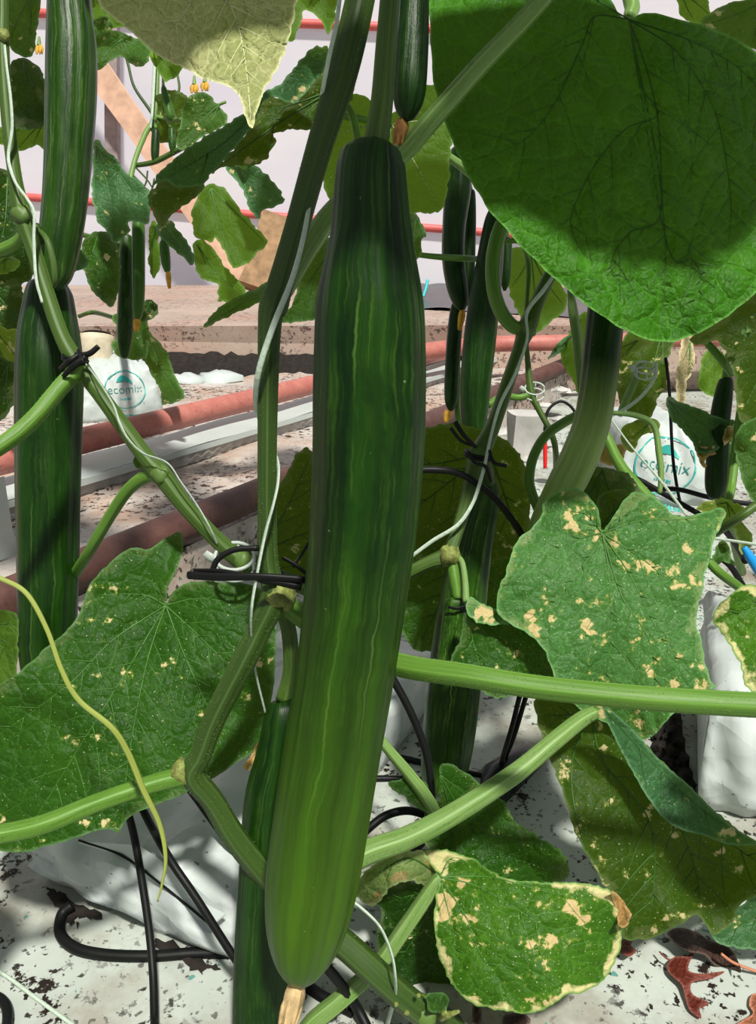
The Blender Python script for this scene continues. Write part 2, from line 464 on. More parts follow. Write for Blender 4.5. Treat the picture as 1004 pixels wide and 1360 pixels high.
def tube(name, pts, mat, parent=None, sides=12, lobe=0.0, n=None, flat=1.0, hairs=0, hlen=0.0022, smooth=True):
    P, R = path(pts, n)
    V, Fc, UV = sweep(P, R, sides, lobe, 5, flat=flat)
    o = mesh(name, V, Fc, mat, parent, UV, smooth=smooth)
    if hairs:
        hair(o, P, R, hairs, hlen)
    return o

def wtube(name, P, r, mat, parent=None, sides=10, n=None, flat=1.0):
    P = catmull(np.array(P, float), n or max(8, 8 * len(P)))
    R = np.full(len(P), r) if np.isscalar(r) else np.interp(np.linspace(0, 1, len(P)), np.linspace(0, 1, len(r)), r)
    V, Fc, UV = sweep(P, R, sides, flat=flat)
    return mesh(name, V, Fc, mat, parent, UV)

def hair(parent, P, R, count, hlen):
    T, N, B = frames(P)
    V, Fc = [], []
    for _ in range(count):
        i = random.randrange(len(P) - 1)
        f = random.random()
        p = P[i] * (1 - f) + P[i + 1] * f
        a = random.uniform(0, 2 * math.pi)
        o = math.cos(a) * N[i] + math.sin(a) * B[i]
        s = math.cos(a + 1.57) * N[i] + math.sin(a + 1.57) * B[i]
        p = p + o * R[i] * 0.95
        tip = p + (o + T[i] * random.uniform(-.4, .4)) * hlen * random.uniform(.5, 1.1)
        w = 0.00016
        b = len(V)
        V += [p + s * w, p - s * w * .5 + T[i] * w, p - s * w * .5 - T[i] * w, tip]
        Fc += [(b, b + 1, b + 3), (b + 1, b + 2, b + 3), (b + 2, b, b + 3)]
    o = mesh('stem_hairs', V, Fc, 'hair', parent)
    o['kind'] = 'stuff'
    return o

# ------------------------------------------------------------------ leaves
def inside(poly, x, y):
    r = np.zeros(len(x), bool)
    j = len(poly) - 1
    for i in range(len(poly)):
        xi, yi = poly[i]
        xj, yj = poly[j]
        c = ((yi > y) != (yj > y)) & (x < (xj - xi) * (y - yi) / (yj - yi + 1e-12) + xi)
        r ^= c
        j = i
    return r

def mains(base, tips, rng, S):
    out = []
    bp = np.array(base, float)
    for tip in tips:
        tp = [np.array(q, float) for q in (tip if isinstance(tip[0], (tuple, list)) else [tip])]
        if len(tp) == 1:
            v = tp[0] - bp
            ctrl = [bp, bp + v * 0.5 + np.array([-v[1], v[0]]) * rng.uniform(-.05, .05), tp[0]]
        else:
            ctrl = [bp] + tp
        L = sum(np.linalg.norm(ctrl[i + 1] - ctrl[i]) for i in range(len(ctrl) - 1))
        ln = catmull(np.array(ctrl), max(6, int(L / 5)))
        ok = inside(S, ln[:, 0], ln[:, 1])
        ok[:max(2, int(len(ln) * .12))] = True
        ln = ln[:int(np.argmin(ok))] if not ok.all() else ln
        if len(ln) > 4:
            out.append(ln)
    return out

def leaf(outline, d0, mat, parent, base=None, tips=(), gx=0.0, gy=0.0, cup=0.0, wave=0.0, bumps=(), vein='veind', vr=1.5,
         puff=0.0022, teeth=2.0, name='leaf', label=None, sec=True, shift=None, xf=None, fine=1.0, tube_veins=True, seed=0):
    """A leaf blade: outline in picture points, hung at depth d0 with its own tilt (gx, gy: metres per 100 points),
    cupping, waves and bumps; main veins are ridges of their own."""
    rng = np.random.RandomState(seed + int(abs(outline[0][0]) * 7 + abs(outline[0][1])) % 9999)
    O = np.array(outline, float)
    area = 0.5 * abs(np.dot(O[:, 0], np.roll(O[:, 1], 1)) - np.dot(O[:, 1], np.roll(O[:, 0], 1)))
    per = np.linalg.norm(np.diff(np.vstack([O, O[:1]]), axis=0), axis=1).sum()
    s = max(3.2, math.sqrt(area / 2600)) * fine
    nO = max(len(O) * 3, int(per / s))
    seglen = np.linalg.norm(np.roll(O, -1, 0) - O, axis=1)
    D = catmull(O, len(O) * 16, True)
    cl = np.concatenate([[0], np.cumsum(np.linalg.norm(np.diff(np.vstack([D, D[:1]]), axis=0), axis=1))])
    tt = np.linspace(0, cl[-1], nO, endpoint=False)
    Dx = np.vstack([D, D[:1]])
    S = np.stack([np.interp(tt, cl, Dx[:, 0]), np.interp(tt, cl, Dx[:, 1])], 1)
    ctr = S.mean(0)
    if teeth:
        tan = np.roll(S, -1, 0) - np.roll(S, 1, 0)
        nor = np.stack([tan[:, 1], -tan[:, 0]], 1)
        nor /= np.linalg.norm(nor, axis=1)[:, None] + 1e-9
        w = rng.randn(nO)
        w = 0.6 * w + 0.4 * np.roll(w, 1)
        S = S + nor * (w * teeth * 0.6)[:, None]
    x0, y0 = S.min(0)
    x1, y1 = S.max(0)
    gxs, gys = np.meshgrid(np.arange(x0, x1, s), np.arange(y0, y1, s * 0.87))
    gxs[1::2] += s / 2
    gxs = gxs.ravel() + rng.uniform(-.15, .15, gxs.size) * s
    gys = gys.ravel() + rng.uniform(-.15, .15, gys.size) * s
    m = inside(S, gxs, gys)
    G = np.stack([gxs[m], gys[m]], 1)
    if len(G):
        ds = np.full(len(G), 1e9)
        for k in range(0, len(G), 2000):
            ds[k:k + 2000] = np.sqrt(((G[k:k + 2000, None, :] - S[None]) ** 2).sum(-1)).min(1)
        G = G[ds > s * 0.55]
    vmain = mains(base, tips, rng, S) if base is not None else []
    if vmain:
        vpts = np.vstack([m_ for m_ in vmain])
        vpts = vpts[inside(S, vpts[:, 0], vpts[:, 1])]
        if len(vpts) and len(G):
            keep = np.ones(len(G), bool)
            for k in range(0, len(G), 2000):
                keep[k:k + 2000] = np.sqrt(((G[k:k + 2000, None, :] - vpts[None]) ** 2).sum(-1)).min(1) > s * .5
            G = np.vstack([G[keep], vpts])
    pts = [Vector((float(a), float(b))) for a, b in np.vstack([S, G])]
    edges = [(i, (i + 1) % nO) for i in range(nO)]
    vo, _, fo, _, _, _ = delaunay_2d_cdt(pts, edges, [], 1, 1e-4)
    X = np.array([(v.x, v.y) for v in vo])
    # veins
    veins = []
    R0 = math.sqrt(area / math.pi)
    if base is not None:
        for main in vmain:
            L = np.linalg.norm(np.diff(main, axis=0), axis=1).sum()
            lines = [(main, 1.0)]
            if sec:
                ns = int(max(2, min(6, L / 42)))
                side = rng.choice([-1, 1])
                for q in range(ns * 2):
                    f = 0.22 + 0.66 * (q + rng.uniform(0, .5)) / (ns * 2)
                    i = int(f * (len(main) - 2))
                    tv = main[i + 1] - main[i]
                    tv = tv / (np.linalg.norm(tv) + 1e-9)
                    side = -side
                    ang = side * math.radians(rng.uniform(38, 55))
                    l2 = L * rng.uniform(.28, .42) * (1.05 - 0.55 * f)
                    dv = np.array([tv[0] * math.cos(ang) - tv[1] * math.sin(ang), tv[0] * math.sin(ang) + tv[1] * math.cos(ang)])
                    k = np.linspace(0, 1, max(4, int(l2 / 7)))[:, None]
                    line = main[i] + dv * l2 * k + tv * l2 * 0.22 * k * k
                    ok = inside(S, line[:, 0], line[:, 1])
                    if not ok.all():
                        line = line[:int(np.argmin(ok))]
                    for om in [q_ for q_ in vmain if q_ is not main]:
                        if len(line) > 3:
                            dd = np.sqrt(((line[2:, None] - om[None]) ** 2).sum(-1)).min(1)
                            if (dd < 7).any():
                                line = line[:2 + int(np.argmax(dd < 7))]
                    if len(line) > 3:
                        lines.append((line, 0.55))
            veins.append(lines)
    vp = np.vstack([l for g in veins for l, _ in g]) if veins else None
    vw = np.concatenate([np.full(len(l), w) for g in veins for l, w in g]) if veins else None
    ph = rng.uniform(0, 6.28, 4)
    pf = puff / d0 * 0.5
    def depth(Q):
        dx, dy = Q[:, 0] - ctr[0], Q[:, 1] - ctr[1]
        rho = np.sqrt(dx * dx + dy * dy) / R0
        th = np.arctan2(dy, dx)
        d = d0 + gx * dx / 100 + gy * dy / 100 + cup * rho ** 2
        d = d + wave * rho ** 2 * (np.sin(3 * th + ph[0]) + 0.6 * np.sin(5 * th + ph[1]) + 0.3 * np.sin(9 * th + ph[2]))
        d = d + 0.35 * puff * (np.sin(Q[:, 0] / 17 + ph[3]) * np.sin(Q[:, 1] / 15 + ph[1]))
        for bx, by, bd, bs in bumps:
            d = d + bd * np.exp(-((Q[:, 0] - bx) ** 2 + (Q[:, 1] - by) ** 2) / (2 * bs * bs))
        return d
    def vdist(Q):
        out = np.full(len(Q), 1e3)
        if vp is None:
            return out
        for k in range(0, len(Q), 1500):
            dd = np.sqrt(((Q[k:k + 1500, None] - vp[None]) ** 2).sum(-1)) + (1 - vw)[None] * 5
            out[k:k + 1500] = dd.min(1)
        return out
    vd = vdist(X)
    dd = depth(X) - puff * (1 - np.exp(-vd / 11.0)) * (1 if vp is not None else 0)
    ed = np.full(len(X), 1e3)
    for k in range(0, len(X), 1500):
        ed[k:k + 1500] = np.sqrt(((X[k:k + 1500, None] - S[None]) ** 2).sum(-1)).min(1)
    V = at(X[:, 0], X[:, 1], dd)
    off = np.zeros(3) if shift is None else np.asarray(shift, float)
    V = V + off
    if xf:
        V = xf(V)
    sc = d0 / F_PX * 10
    uv = X * sc + rng.uniform(0, 30, 2)
    Fc = []
    for f in fo:
        f = list(f)
        a, b, c = X[f[0]], X[f[1]], X[f[2]]
        if (b[0] - a[0]) * (c[1] - a[1]) - (b[1] - a[1]) * (c[0] - a[0]) > 0:
            f = f[::-1]
        Fc.append(f)
    o = mesh(name, V, Fc, mat, parent, uv, {'edge': np.clip(ed / 26.0, 0, 1)}, uvname='leaf')
    if label:
        o['label'] = label
    if tube_veins:
        for lines in veins:
            VV, FF, UU = [], [], []
            for ln, w in lines:
                if len(ln) < 3:
                    continue
                vd_ = depth(ln) - (0.45 * vr * w * np.linspace(1, .28, len(ln)) * d0 / F_PX) - (0 if w == 1 else .35 * puff)
                P = at(ln[:, 0], ln[:, 1], vd_) + off
                if xf:
                    P = xf(P)
                k = np.linspace(1, 0.28, len(ln))
                Rr = vr * w * k * d0 / F_PX
                v_, f_, u_ = sweep(P, Rr, 5)
                b = sum(len(q) for q in VV)
                VV.append(v_)
                FF += [tuple(i + b for i in f) for f in f_]
            if VV:
                mesh('vein', np.vstack(VV), FF, vein, o)
    return o

# ------------------------------------------------------------------ fruit
def cucumber(label, prof, mat='cuke2', stalk=None, smat='stemd', blossom=None, group=None, sides=40, rib=0.022, n=None, seed=0, hang=None):
    """prof: (px,py,d,halfwidth) from shoulder to tip; stalk: same; blossom: (px,py,d,len,halfwidth,mat,dx)"""
    rng = np.random.RandomState(seed + int(prof[0][0]))
    pr = np.array(prof, float)
    P, R = path(pr, n or 14 * len(pr))
    low = P[np.argmin(P[:, 2])]
    root = thing('cucumber', label, 'cucumber', (low[0], low[1], P[:, 2].min()), group)
    ks = [(9, rng.uniform(0, 6.28), 1.0), (11, rng.uniform(0, 6.28), 0.8), (5, rng.uniform(0, 6.28), 0.7), (17, rng.uniform(0, 6.28), 0.35)]
    ph = rng.uniform(0, 6.28, 6)
    def wob(th, v):
        a = np.zeros((len(v), len(th)))
        tw = 0.25 * np.sin(3 * v + ph[0])
        for k, p, w in ks:
            a += w * np.cos(k * (th[None, :] + tw[:, None]) + p)
        a *= rib * 0.5
        a += 0.012 * np.sin(9 * v + ph[1])[:, None] * np.cos(2 * th + ph[2])[None, :]
        a += 0.008 * np.sin(23 * v + ph[3])[:, None] * np.cos(3 * th + ph[4])[None, :]
        return a
    V, Fc, UV = sweep(P, R, sides, wob=wob, phase=rng.uniform(0, 6))
    mesh('body', V, Fc, mat, root, UV)
    if stalk:
        tube('stalk', stalk, smat, root, 12, 0.08, hairs=0)
    if blossom:
        bx, by, bd, bl, bw, bm, bdx = blossom
        b = None
        VV, FF = [], []
        core = [(bx, by, bd, bw * .75), (bx + bdx * .3, by + bl * .3, bd, bw), (bx + bdx * .7, by + bl * .7, bd, bw * .8), (bx + bdx, by + bl, bd, bw * .5)]
        b = tube('blossom', core, bm, root, 9, 0.18, n=14)
        if bw > 6:
            for q in range(7):
                a = q / 7 * 6.28
                ox, oz = math.cos(a) * bw * .75, math.sin(a) * bw * .75 * bd / F_PX
                tube('petal', [(bx + ox * .6, by + bl * .15, bd + oz * .6, bw * .28), (bx + ox * 1.1 + bdx * .5, by + bl * .5, bd + oz * 1.1, bw * .34), (bx + ox * 1.1 + bdx, by + bl * rng.uniform(.9, 1.15), bd + oz, bw * .14)], bm, b, 6, n=9, flat=.45)
    return root

# ================================================================== the setting
def box(name, lo, hi, mat, parent=None, sub=1, rot=0.0, c=None, noise=0.0, bev=0.0):
    """box between lo and hi (local), turned by rot about z round c"""
    lo, hi = np.array(lo, float), np.array(hi, float)
    V, Fc, idx = [], [], {}
    def vid(p):
        k = tuple(np.round(p, 6))
        if k not in idx:
            idx[k] = len(V)
            V.append(np.array(p, float))
        return idx[k]
    s = sub
    for ax in range(3):
        a, b = [(1, 2), (2, 0), (0, 1)][ax]
        for sd_ in (0, 1):
            for i in range(s):
                for j in range(s):
                    q = []
                    for (u, w) in ((i, j), (i + 1, j), (i + 1, j + 1), (i, j + 1)):
                        p = np.zeros(3)
                        p[ax] = sd_
                        p[a] = u / s
                        p[b] = w / s
                        q.append(vid(p))
                    Fc.append(q if sd_ else q[::-1])
    V = np.array(V)
    if bev:
        cc = (V - .5) * 2
        k = np.abs(cc)
        other = np.stack([np.maximum(k[:, 1], k[:, 2]), np.maximum(k[:, 0], k[:, 2]), np.maximum(k[:, 0], k[:, 1])], 1)
        V = .5 + cc * (1 - bev * other ** 4) * .5
    V = lo + V * (hi - lo)
    if noise:
        V += noise * np.stack([np.sin(V[:, 1] * 61 + V[:, 2] * 37), np.sin(V[:, 0] * 53 + V[:, 2] * 41), np.sin(V[:, 0] * 47 + V[:, 1] * 59)], 1)
    if rot or c is not None:
        cr, sr = math.cos(rot), math.sin(rot)
        V = V @ np.array([[cr, sr, 0], [-sr, cr, 0], [0, 0, 1]])
        if c is not None:
            V = V + np.array(c, float)
    return mesh(name, V, Fc, mat, parent, smooth=False)

def grid(name, P00, P10, P11, P01, nu, nv, mat, hf=None, parent=None):
    u, v = np.meshgrid(np.linspace(0, 1, nu), np.linspace(0, 1, nv))
    u, v = u.ravel()[:, None], v.ravel()[:, None]
    V = (1 - u) * (1 - v) * np.array(P00) + u * (1 - v) * np.array(P10) + u * v * np.array(P11) + (1 - u) * v * np.array(P01)
    if hf:
        V[:, 2] += hf(V)
    Fc = [(j * nu + i, j * nu + i + 1, (j + 1) * nu + i + 1, (j + 1) * nu + i) for j in range(nv - 1) for i in range(nu - 1)]
    return mesh(name, V, Fc, mat, parent)

def floor_h(V):
    x, y = V[:, 0], V[:, 1]
    h = 0.002 * np.sin(x * 13 + 3 * np.sin(y * 5)) + 0.0015 * np.sin(y * 21 + x * 9)
    # a crease of the sheet that rises towards the right
    h += 0.006 * np.exp(-((x - 0.27 - 0.25 * (y - 0.55)) / 0.012) ** 2)
    return h
struct(grid('floor', (-2.2, -0.6, 0), (2.2, -0.6, 0), (2.2, 3.2, 0), (-2.2, 3.2, 0), 150, 130, 'floor', floor_h))

PA, PB = on(0, 800, .11), on(745, 485, .11)
pd = (PB - PA) / np.linalg.norm(PB - PA)
pn = np.array([-pd[1], pd[0], 0])                       # away from the camera
Q0, Q1 = PA - pd * 1.5, PB + pd * 2.5
Q0[2] = Q1[2] = 0
bz = 0.082
f0, f1 = Q0 - pn * .01, Q1 - pn * .01
up = np.array([0, 0, bz])
struct(grid('floor_bed', f0 + up, f1 + up, f1 + pn * 4 + up, f0 + pn * 4 + up, 90, 60, 'bench',
            lambda V: 0.004 * np.sin(V[:, 0] * 17 + V[:, 1] * 7) + 0.003 * np.sin(V[:, 1] * 29 - V[:, 0] * 11)))
struct(grid('trim_1', f0, f1, f1 + up * .97, f0 + up * .97, 60, 4, 'bench'))

yf = on(300, 432, .235)[1]
struct(box('floor_path', (-6, yf, 0.0), (7, 6.2, .235), 'conc', sub=6, noise=.006))
struct(grid('wall_back', (-8, 6.5, 0), (8, 6.5, 0), (8, 6.5, 4.2), (-8, 6.5, 4.2), 40, 14, 'film'))
V, Fc = [], []
for i, x in enumerate(np.arange(-260, 640, 9)):
    q = np.random.RandomState(i + 5).rand(4)
    lo_, hi_ = on(x, 496 + 4 * q[0], bz), aty(x, 466 + 7 * q[1], yf - .012)
    md = lo_ * (.45 + .2 * q[2]) + hi_ * (.55 - .2 * q[2]) - [0, .03 * q[3], 0]
    V += [lo_, md, hi_]
    if i:
        b_ = 3 * i
        Fc += [(b_ - 3, b_, b_ + 1, b_ - 2), (b_ - 2, b_ + 1, b_ + 2, b_ - 1)]
tag(mesh('soil_ridge', V, Fc, 'soil', smooth=False), 'dark crumbly soil ridge along the foot of the concrete path', 'soil')

# red horizontal pipes and timbers of the greenhouse frame
for a, b, lab in (((-700, 205, dY(205, 6.475), 5.2), (1700, 390, dY(390, 6.475), 5.2), 'red painted rail running low along the white film wall'),
                  ((-700, -12, dY(-12, 6.475), 5.5), (1700, 82, dY(82, 6.475), 5.5), 'red painted rail running high along the white film wall')):
    tag(tube('frame_rail', [a, tuple((p + q) / 2 for p, q in zip(a, b)), b], 'redbar', sides=12, n=12), lab, 'rail')
def plank(name, a, b, w, th, mat, label, cat='plank'):
    a, b = np.array(a), np.array(b)
    t = (b - a) / np.linalg.norm(b - a)
    s = np.cross(t, [0, 1, 0]); s /= np.linalg.norm(s)
    nrm = np.cross(s, t)
    n = 7
    V, Fc = [], []
    for i in range(n):
        p = a + (b - a) * i / (n - 1)
        k = 1 + .05 * math.sin(i * 2.3)
        V += [p + s * w * k + nrm * th, p + s * w * k - nrm * th, p - s * w * k - nrm * th, p - s * w * k + nrm * th]
    for i in range(n - 1):
        for j in range(4):
            Fc.append((i * 4 + j, i * 4 + (j + 1) % 4, i * 4 + 4 + (j + 1) % 4, i * 4 + 4 + j))
    Fc += [(3, 2, 1, 0), tuple(n * 4 - 4 + j for j in range(4))]
    return tag(mesh(name, V, Fc, mat, smooth=False), label, cat)
plank('frame_post', aty(148, -60, 6.3), aty(151, 379, 6.3), .045, .04, 'wood2', 'grey weathered timber post standing before the film wall', 'post')
plank('frame_brace', aty(98, 50, 6.15), aty(338, 388, 6.15), .085, .03, 'wood', 'pale orange timber brace leaning diagonally across the post', 'brace')
plank('wood_offcut', aty(370, 290, 4.9), aty(338, 384, 4.7), .09, .05, 'wood3', 'short brown timber offcut tilted up on the concrete path', 'offcut')

# heating pipes
def long_pipe(label, p0, p1, z, r, mat):
    a, b = on(*p0, z), on(*p1, z)
    t = (b - a) / np.linalg.norm(b - a)
    return tag(wtube('heating_pipe', [a - t * .6, a, (a + b) / 2, b, b + t * .5], r, mat, sides=20, n=60), label, 'pipe')
long_pipe('pale red heating pipe resting behind the white corrugated ledge', (0, 612), (740, 432), .16, .0245, 'pipe')
long_pipe('dark brown rusted heating pipe along the front edge of the stained sheet', (0, 800), (745, 487), .11, .0250, 'pipe2')
tag(wtube('heating_pipe', [on(540, 470, .2), on(640, 458, .2), on(745, 455, .2), on(1000, 449, .2), on(1400, 446, .2)], .026, 'pipe', sides=18), 'thick red heating pipe lying close to the concrete path', 'pipe')
a, b = on(0, 612, .16), on(740, 432, .16)
led = thing('corrugated_ledge', 'long white corrugated plastic ledge carrying the pale red pipe', 'ledge', (a[0], a[1], bz))
t_ = (b - a) / np.linalg.norm(b - a); n_ = np.array([-t_[1], t_[0], 0])
c0 = a - t_ * .5 - n_ * .075; c0[2] = bz
c1 = b + t_ * .2 - n_ * .075; c1[2] = bz
Lz = np.linalg.norm(c1 - c0)
NV = 420
V, Fc = [], []
for i in range(NV + 1):
    p = c0 + (c1 - c0) * i / NV
    w = .0022 * math.sin(i * 1.05 * 1.5)
    V += [p - n_ * w, p - n_ * w + np.array([0, 0, .036])]
    if i:
        Fc.append((2 * i - 2, 2 * i, 2 * i + 1, 2 * i - 1))
mesh('corrugated_face', V, Fc, 'block', led)
top = np.array([0, 0, .036])
grid('lip', c0 + top - n_ * .012, c1 + top - n_ * .012, c1 + top + n_ * .12, c0 + top + n_ * .12, 40, 4, 'white', lambda V: .002 * np.sin(V[:, 0] * 31), led)
grid('lip_edge', c0 + top - n_ * .012 - np.array([0, 0, .012]), c1 + top - n_ * .012 - np.array([0, 0, .012]), c1 + top - n_ * .012, c0 + top - n_ * .012, 40, 2, 'white', None, led)
# upright white panel between the two pipes
p0, p1 = on(-60, 742, .10), on(24, 716, .10)
pan = thing('white_panel', 'white folded plastic panel standing upright behind the dark pipe', 'panel', p0)
for q, (u0, u1) in enumerate(((0, .62), (.62, 1.0))):
    A_, B_ = p0 + (p1 - p0) * u0, p0 + (p1 - p0) * u1
    k = np.array([0, .012 * (-1) ** q, 0])
    A_ = A_ + (k if q else 0); 
    z_ = np.array([0, 0, .098])
    grid('panel_fold', A_ - [0, 0, .02], B_ - [0, 0, .02] + k, B_ + z_ + k, A_ + z_, 6, 6, 'white', None, pan)

# ------------------------------------------------------------------ grow bags
def bag(label, A, B, depth_v, h, puff=.012, nu=22, nv=12, nz=8, flap=True, lean=0.0, name='grow_bag', group=None, top_in=.0):
    """soft white film bag: front bottom edge A->B, running back along depth_v, height h"""
    A, B, Dv = np.array(A, float), np.array(B, float), np.array(depth_v, float)
    root = thing(name, label, 'bag', ((A + B) / 2), group)
    E = B - A
    V, Fc, idx = [], [], {}
    def vid(k):
        if k not in idx:
            idx[k] = len(V)
            u, v, w = k[0] / nu, k[1] / nv, k[2] / nz
            cu, cv, cw = 2 * u - 1, 2 * v - 1, 2 * w - 1
            p = A + E * u + Dv * v + np.array([0, 0, h * w])
            fu, fv = (1 - cu ** 4), (1 - cv ** 4)
            p = p + np.array([0, 0, puff * fu * fv * (w - .15)])
            inn = top_in * w
            p = p - E * cu * (.025 * (cw ** 4) + inn) - Dv * cv * (.02 * (cw ** 4) + inn)
            p = p - Dv / np.linalg.norm(Dv) * (puff * .5 * (1 - cw * cw) * fu) * (1 if v < .5 else -1) * abs(cv)
            wr = .0028 * math.sin(23 * u + 9 * v + 4 * w) + .002 * math.sin(41 * v - 17 * u + 11 * w) + .0025 * math.sin(31 * w + 13 * u)
            p = p + wr * np.array([.4 * cu, cv, 1.0 if w > .05 else 0]) + np.array([0, lean * w, 0])
            p[2] = max(p[2], A[2] - .001)
            V.append(p)
        return idx[k]
    N_ = (nu, nv, nz)
    for ax in range(3):
        a, b = [(1, 2), (2, 0), (0, 1)][ax]
        for sd_ in (0, N_[ax]):
            for i in range(N_[a]):
                for j in range(N_[b]):
                    q = []
                    for (uu, ww) in ((i, j), (i + 1, j), (i + 1, j + 1), (i, j + 1)):
                        k = [0, 0, 0]
                        k[ax], k[a], k[b] = sd_, uu, ww
                        q.append(vid(tuple(k)))
                    Fc.append(q if sd_ else q[::-1])
    mesh('film_body', V, Fc, 'bagfilm', root)
    return root

def text_mesh(body, size):
    cu = bpy.data.curves.new('lettering', 'FONT')
    cu.body = body
    cu.size = size
    cu.align_x = 'CENTER'
    cu.align_y = 'CENTER'
    cu.extrude = 0.0002
    cu.offset = -size * .012
    ob = bpy.data.objects.new('lettering_tmp', cu)
    C.objects.link(ob)
    bpy.context.view_layer.update()
    me = bpy.data.meshes.new_from_object(ob.evaluated_get(bpy.context.evaluated_depsgraph_get()))
    V = np.array([v.co[:] for v in me.vertices])
    Fc = [tuple(p.vertices) for p in me.polygons]
    bpy.data.objects.remove(ob, do_unlink=True)
    return V, Fc
def onto(parent, V, nn, lift):
    """press flat print onto the bag's own surface"""
    from mathutils.bvhtree import BVHTree
    o = [k for k in parent.children if k.name.startswith('film_body')][0]
    b = BASE[parent]
    tree = BVHTree.FromPolygons([v.co for v in o.data.vertices], [tuple(p.vertices) for p in o.data.polygons])
    out = []
    for v in V:
        q = Vector((v - b + nn * .08).tolist())
        h = tree.ray_cast(q, Vector((-nn).tolist()))
        out.append(np.array(h[0]) + b + nn * lift if h[0] is not None else v)
    return np.array(out)
def logo(parent, c, r, u, s):
    """round mark: ring, leaf, lettering; c centre, r right vector, u up vector (unit), s radius"""
    c, r, u = np.array(c), np.array(r), np.array(u)
    nn = np.cross(r, u)
    pl = lambda x, y, z=0.0: c + r * x * s + u * y * s + nn * z
    th = np.linspace(0, 2 * np.pi, 49)
    V, Fc = [], []
    for i, a in enumerate(th):
        for k in (1.0, .95):
            V.append(pl(math.cos(a) * k * 1.08, math.sin(a) * k, .0004))
        if i:
            Fc.append((2 * i - 2, 2 * i, 2 * i + 1, 2 * i - 1))
    mesh('ring_print', onto(parent, V, nn, .002), Fc, 'teal', parent)
    tl = np.linspace(0, 1, 14)
    V = [pl(-.42 + .84 * q, .42 + .34 * math.sin(math.pi * q ** .8), .0004) for q in tl] + [pl(-.42 + .84 * q, .42 - .10 * q + .06 * math.sin(math.pi * q), .0004) for q in tl]
    Fc = [(i, i + 1, i + 15, i + 14) for i in range(13)]
    mesh('leaf_print', onto(parent, V, nn, .003), Fc, 'teal', parent)
    V, Fc = text_mesh('ecomix', .62 * s)
    mesh('lettering', onto(parent, c + V[:, :1] * r + (V[:, 1:2] + .02 * s) * u, nn, .0012), Fc, 'teal', parent)
    for yy, half, hh, n in ((-.48, .30, .05, 7), (-1.42, 1.0, .07, 19)):      # small print, too small to read
        V, Fc = [], []
        for q in range(n):
            x0 = -half + 2 * half * q / n
            x1 = x0 + 2 * half / n * (.55 + .25 * (q * 7 % 3) / 2)
            b = len(V)
            V += [pl(x0, yy - hh), pl(x1, yy - hh), pl(x1, yy + hh), pl(x0, yy + hh)]
            Fc.append((b, b + 1, b + 2, b + 3))
        mesh('small_print', onto(parent, V, nn, .001), Fc, 'teal', parent)

# near left bag: end face on the ground from A to B
A, B = on(48, 1172), on(312, 1292)
e = (B - A); e[2] = 0
n2 = np.array([-e[1], e[0], 0]); n2 /= np.linalg.norm(n2)
A = A + np.array([0, 0, .001]); B = B + np.array([0, 0, .001])
bg1 = bag('white film grow bag with folded end lying under the broad drooping leaf', A, B, n2 * .42, .062, puff=.012, nu=26, nv=20)
# the folded end: a triangular film flap lying over the face
fl = [on(110, 1113, .066), on(166, 1131, .064), on(216, 1165, .060), on(286, 1222, .05), on(304, 1208, .058), on(250, 1160, .072), on(190, 1118, .078)]
V = [p - n2 * .004 for p in fl]
V2 = [p + np.array([0, 0, -.0015]) for p in V]
mesh('end_flap', V + V2, [(0, 1, 6), (1, 2, 5, 6), (2, 3, 4, 5), (7, 13, 8), (8, 13, 12, 9), (9, 12, 11, 10)] + [(i, i + 7, (i + 1) % 7 + 7, (i + 1) % 7) for i in range(7)], 'white', bg1, smooth=False)
wtube('fold_line', [V[0] + [0, 0, .001], V[1] + [0, 0, .001] - n2 * .001, V[2] - n2 * .001, V[3] - n2 * .001], .0009, 'black', bg1, sides=6)

# near right bag
A, B = on(923, 1075), on(1130, 1120)
e = B - A
n2 = np.array([-e[1], e[0], 0]); n2 /= np.linalg.norm(n2)
bag('white film grow bag with slack front beside the dried oak leaves', A + [0, 0, .001], B + [0, 0, .001], n2 * .26, .11, puff=.014)
# soil spilling between leaf and bag
def soil(label, outline, h=.006, z0=0.0, step=5):
    O = catmull(np.array(outline, float), len(outline) * 6, True)
    rng = np.random.RandomState(len(outline) + int(outline[0][0]))
    O = O + rng.randn(*O.shape) * 2.4
    n = len(O)
    gx_, gy_ = np.meshgrid(np.arange(O[:, 0].min(), O[:, 0].max(), step), np.arange(O[:, 1].min(), O[:, 1].max(), step))
    g = np.stack([gx_.ravel(), gy_.ravel()], 1) + rng.uniform(-1.5, 1.5, (gx_.size, 2))
    g = g[inside(O, g[:, 0], g[:, 1])]
    pts = [Vector((float(a), float(b))) for a, b in np.vstack([O, g])]
    vo, _, fo, _, _, _ = delaunay_2d_cdt(pts, [(i, (i + 1) % n) for i in range(n)], [], 1, 1e-4)
    X = np.array([(v.x, v.y) for v in vo])
    ed = np.sqrt(((X[:, None] - O[None]) ** 2).sum(-1)).min(1)
    z = z0 + .0035 + h * np.clip(ed / 12, 0, 1) * (.5 + rng.rand(len(X)))
    V = np.array([on(x, y, zz) for (x, y), zz in zip(X, z)])
    return tag(mesh('soil_patch', V, [tuple(f)[::-1] for f in fo], 'soil'), label, 'soil')
soil('dark wet soil spilled between the blotched leaf and the white bag', [(862, 985), (880, 950), (898, 925), (906, 960), (912, 1010), (924, 1052), (905, 1048), (885, 1020)], .012)
soil('dark soil smear at the corner of the bag with the folded end', [(58, 1178), (75, 1182), (105, 1200), (135, 1214), (122, 1220), (104, 1214), (96, 1228), (84, 1222), (80, 1205), (66, 1192)], .004)
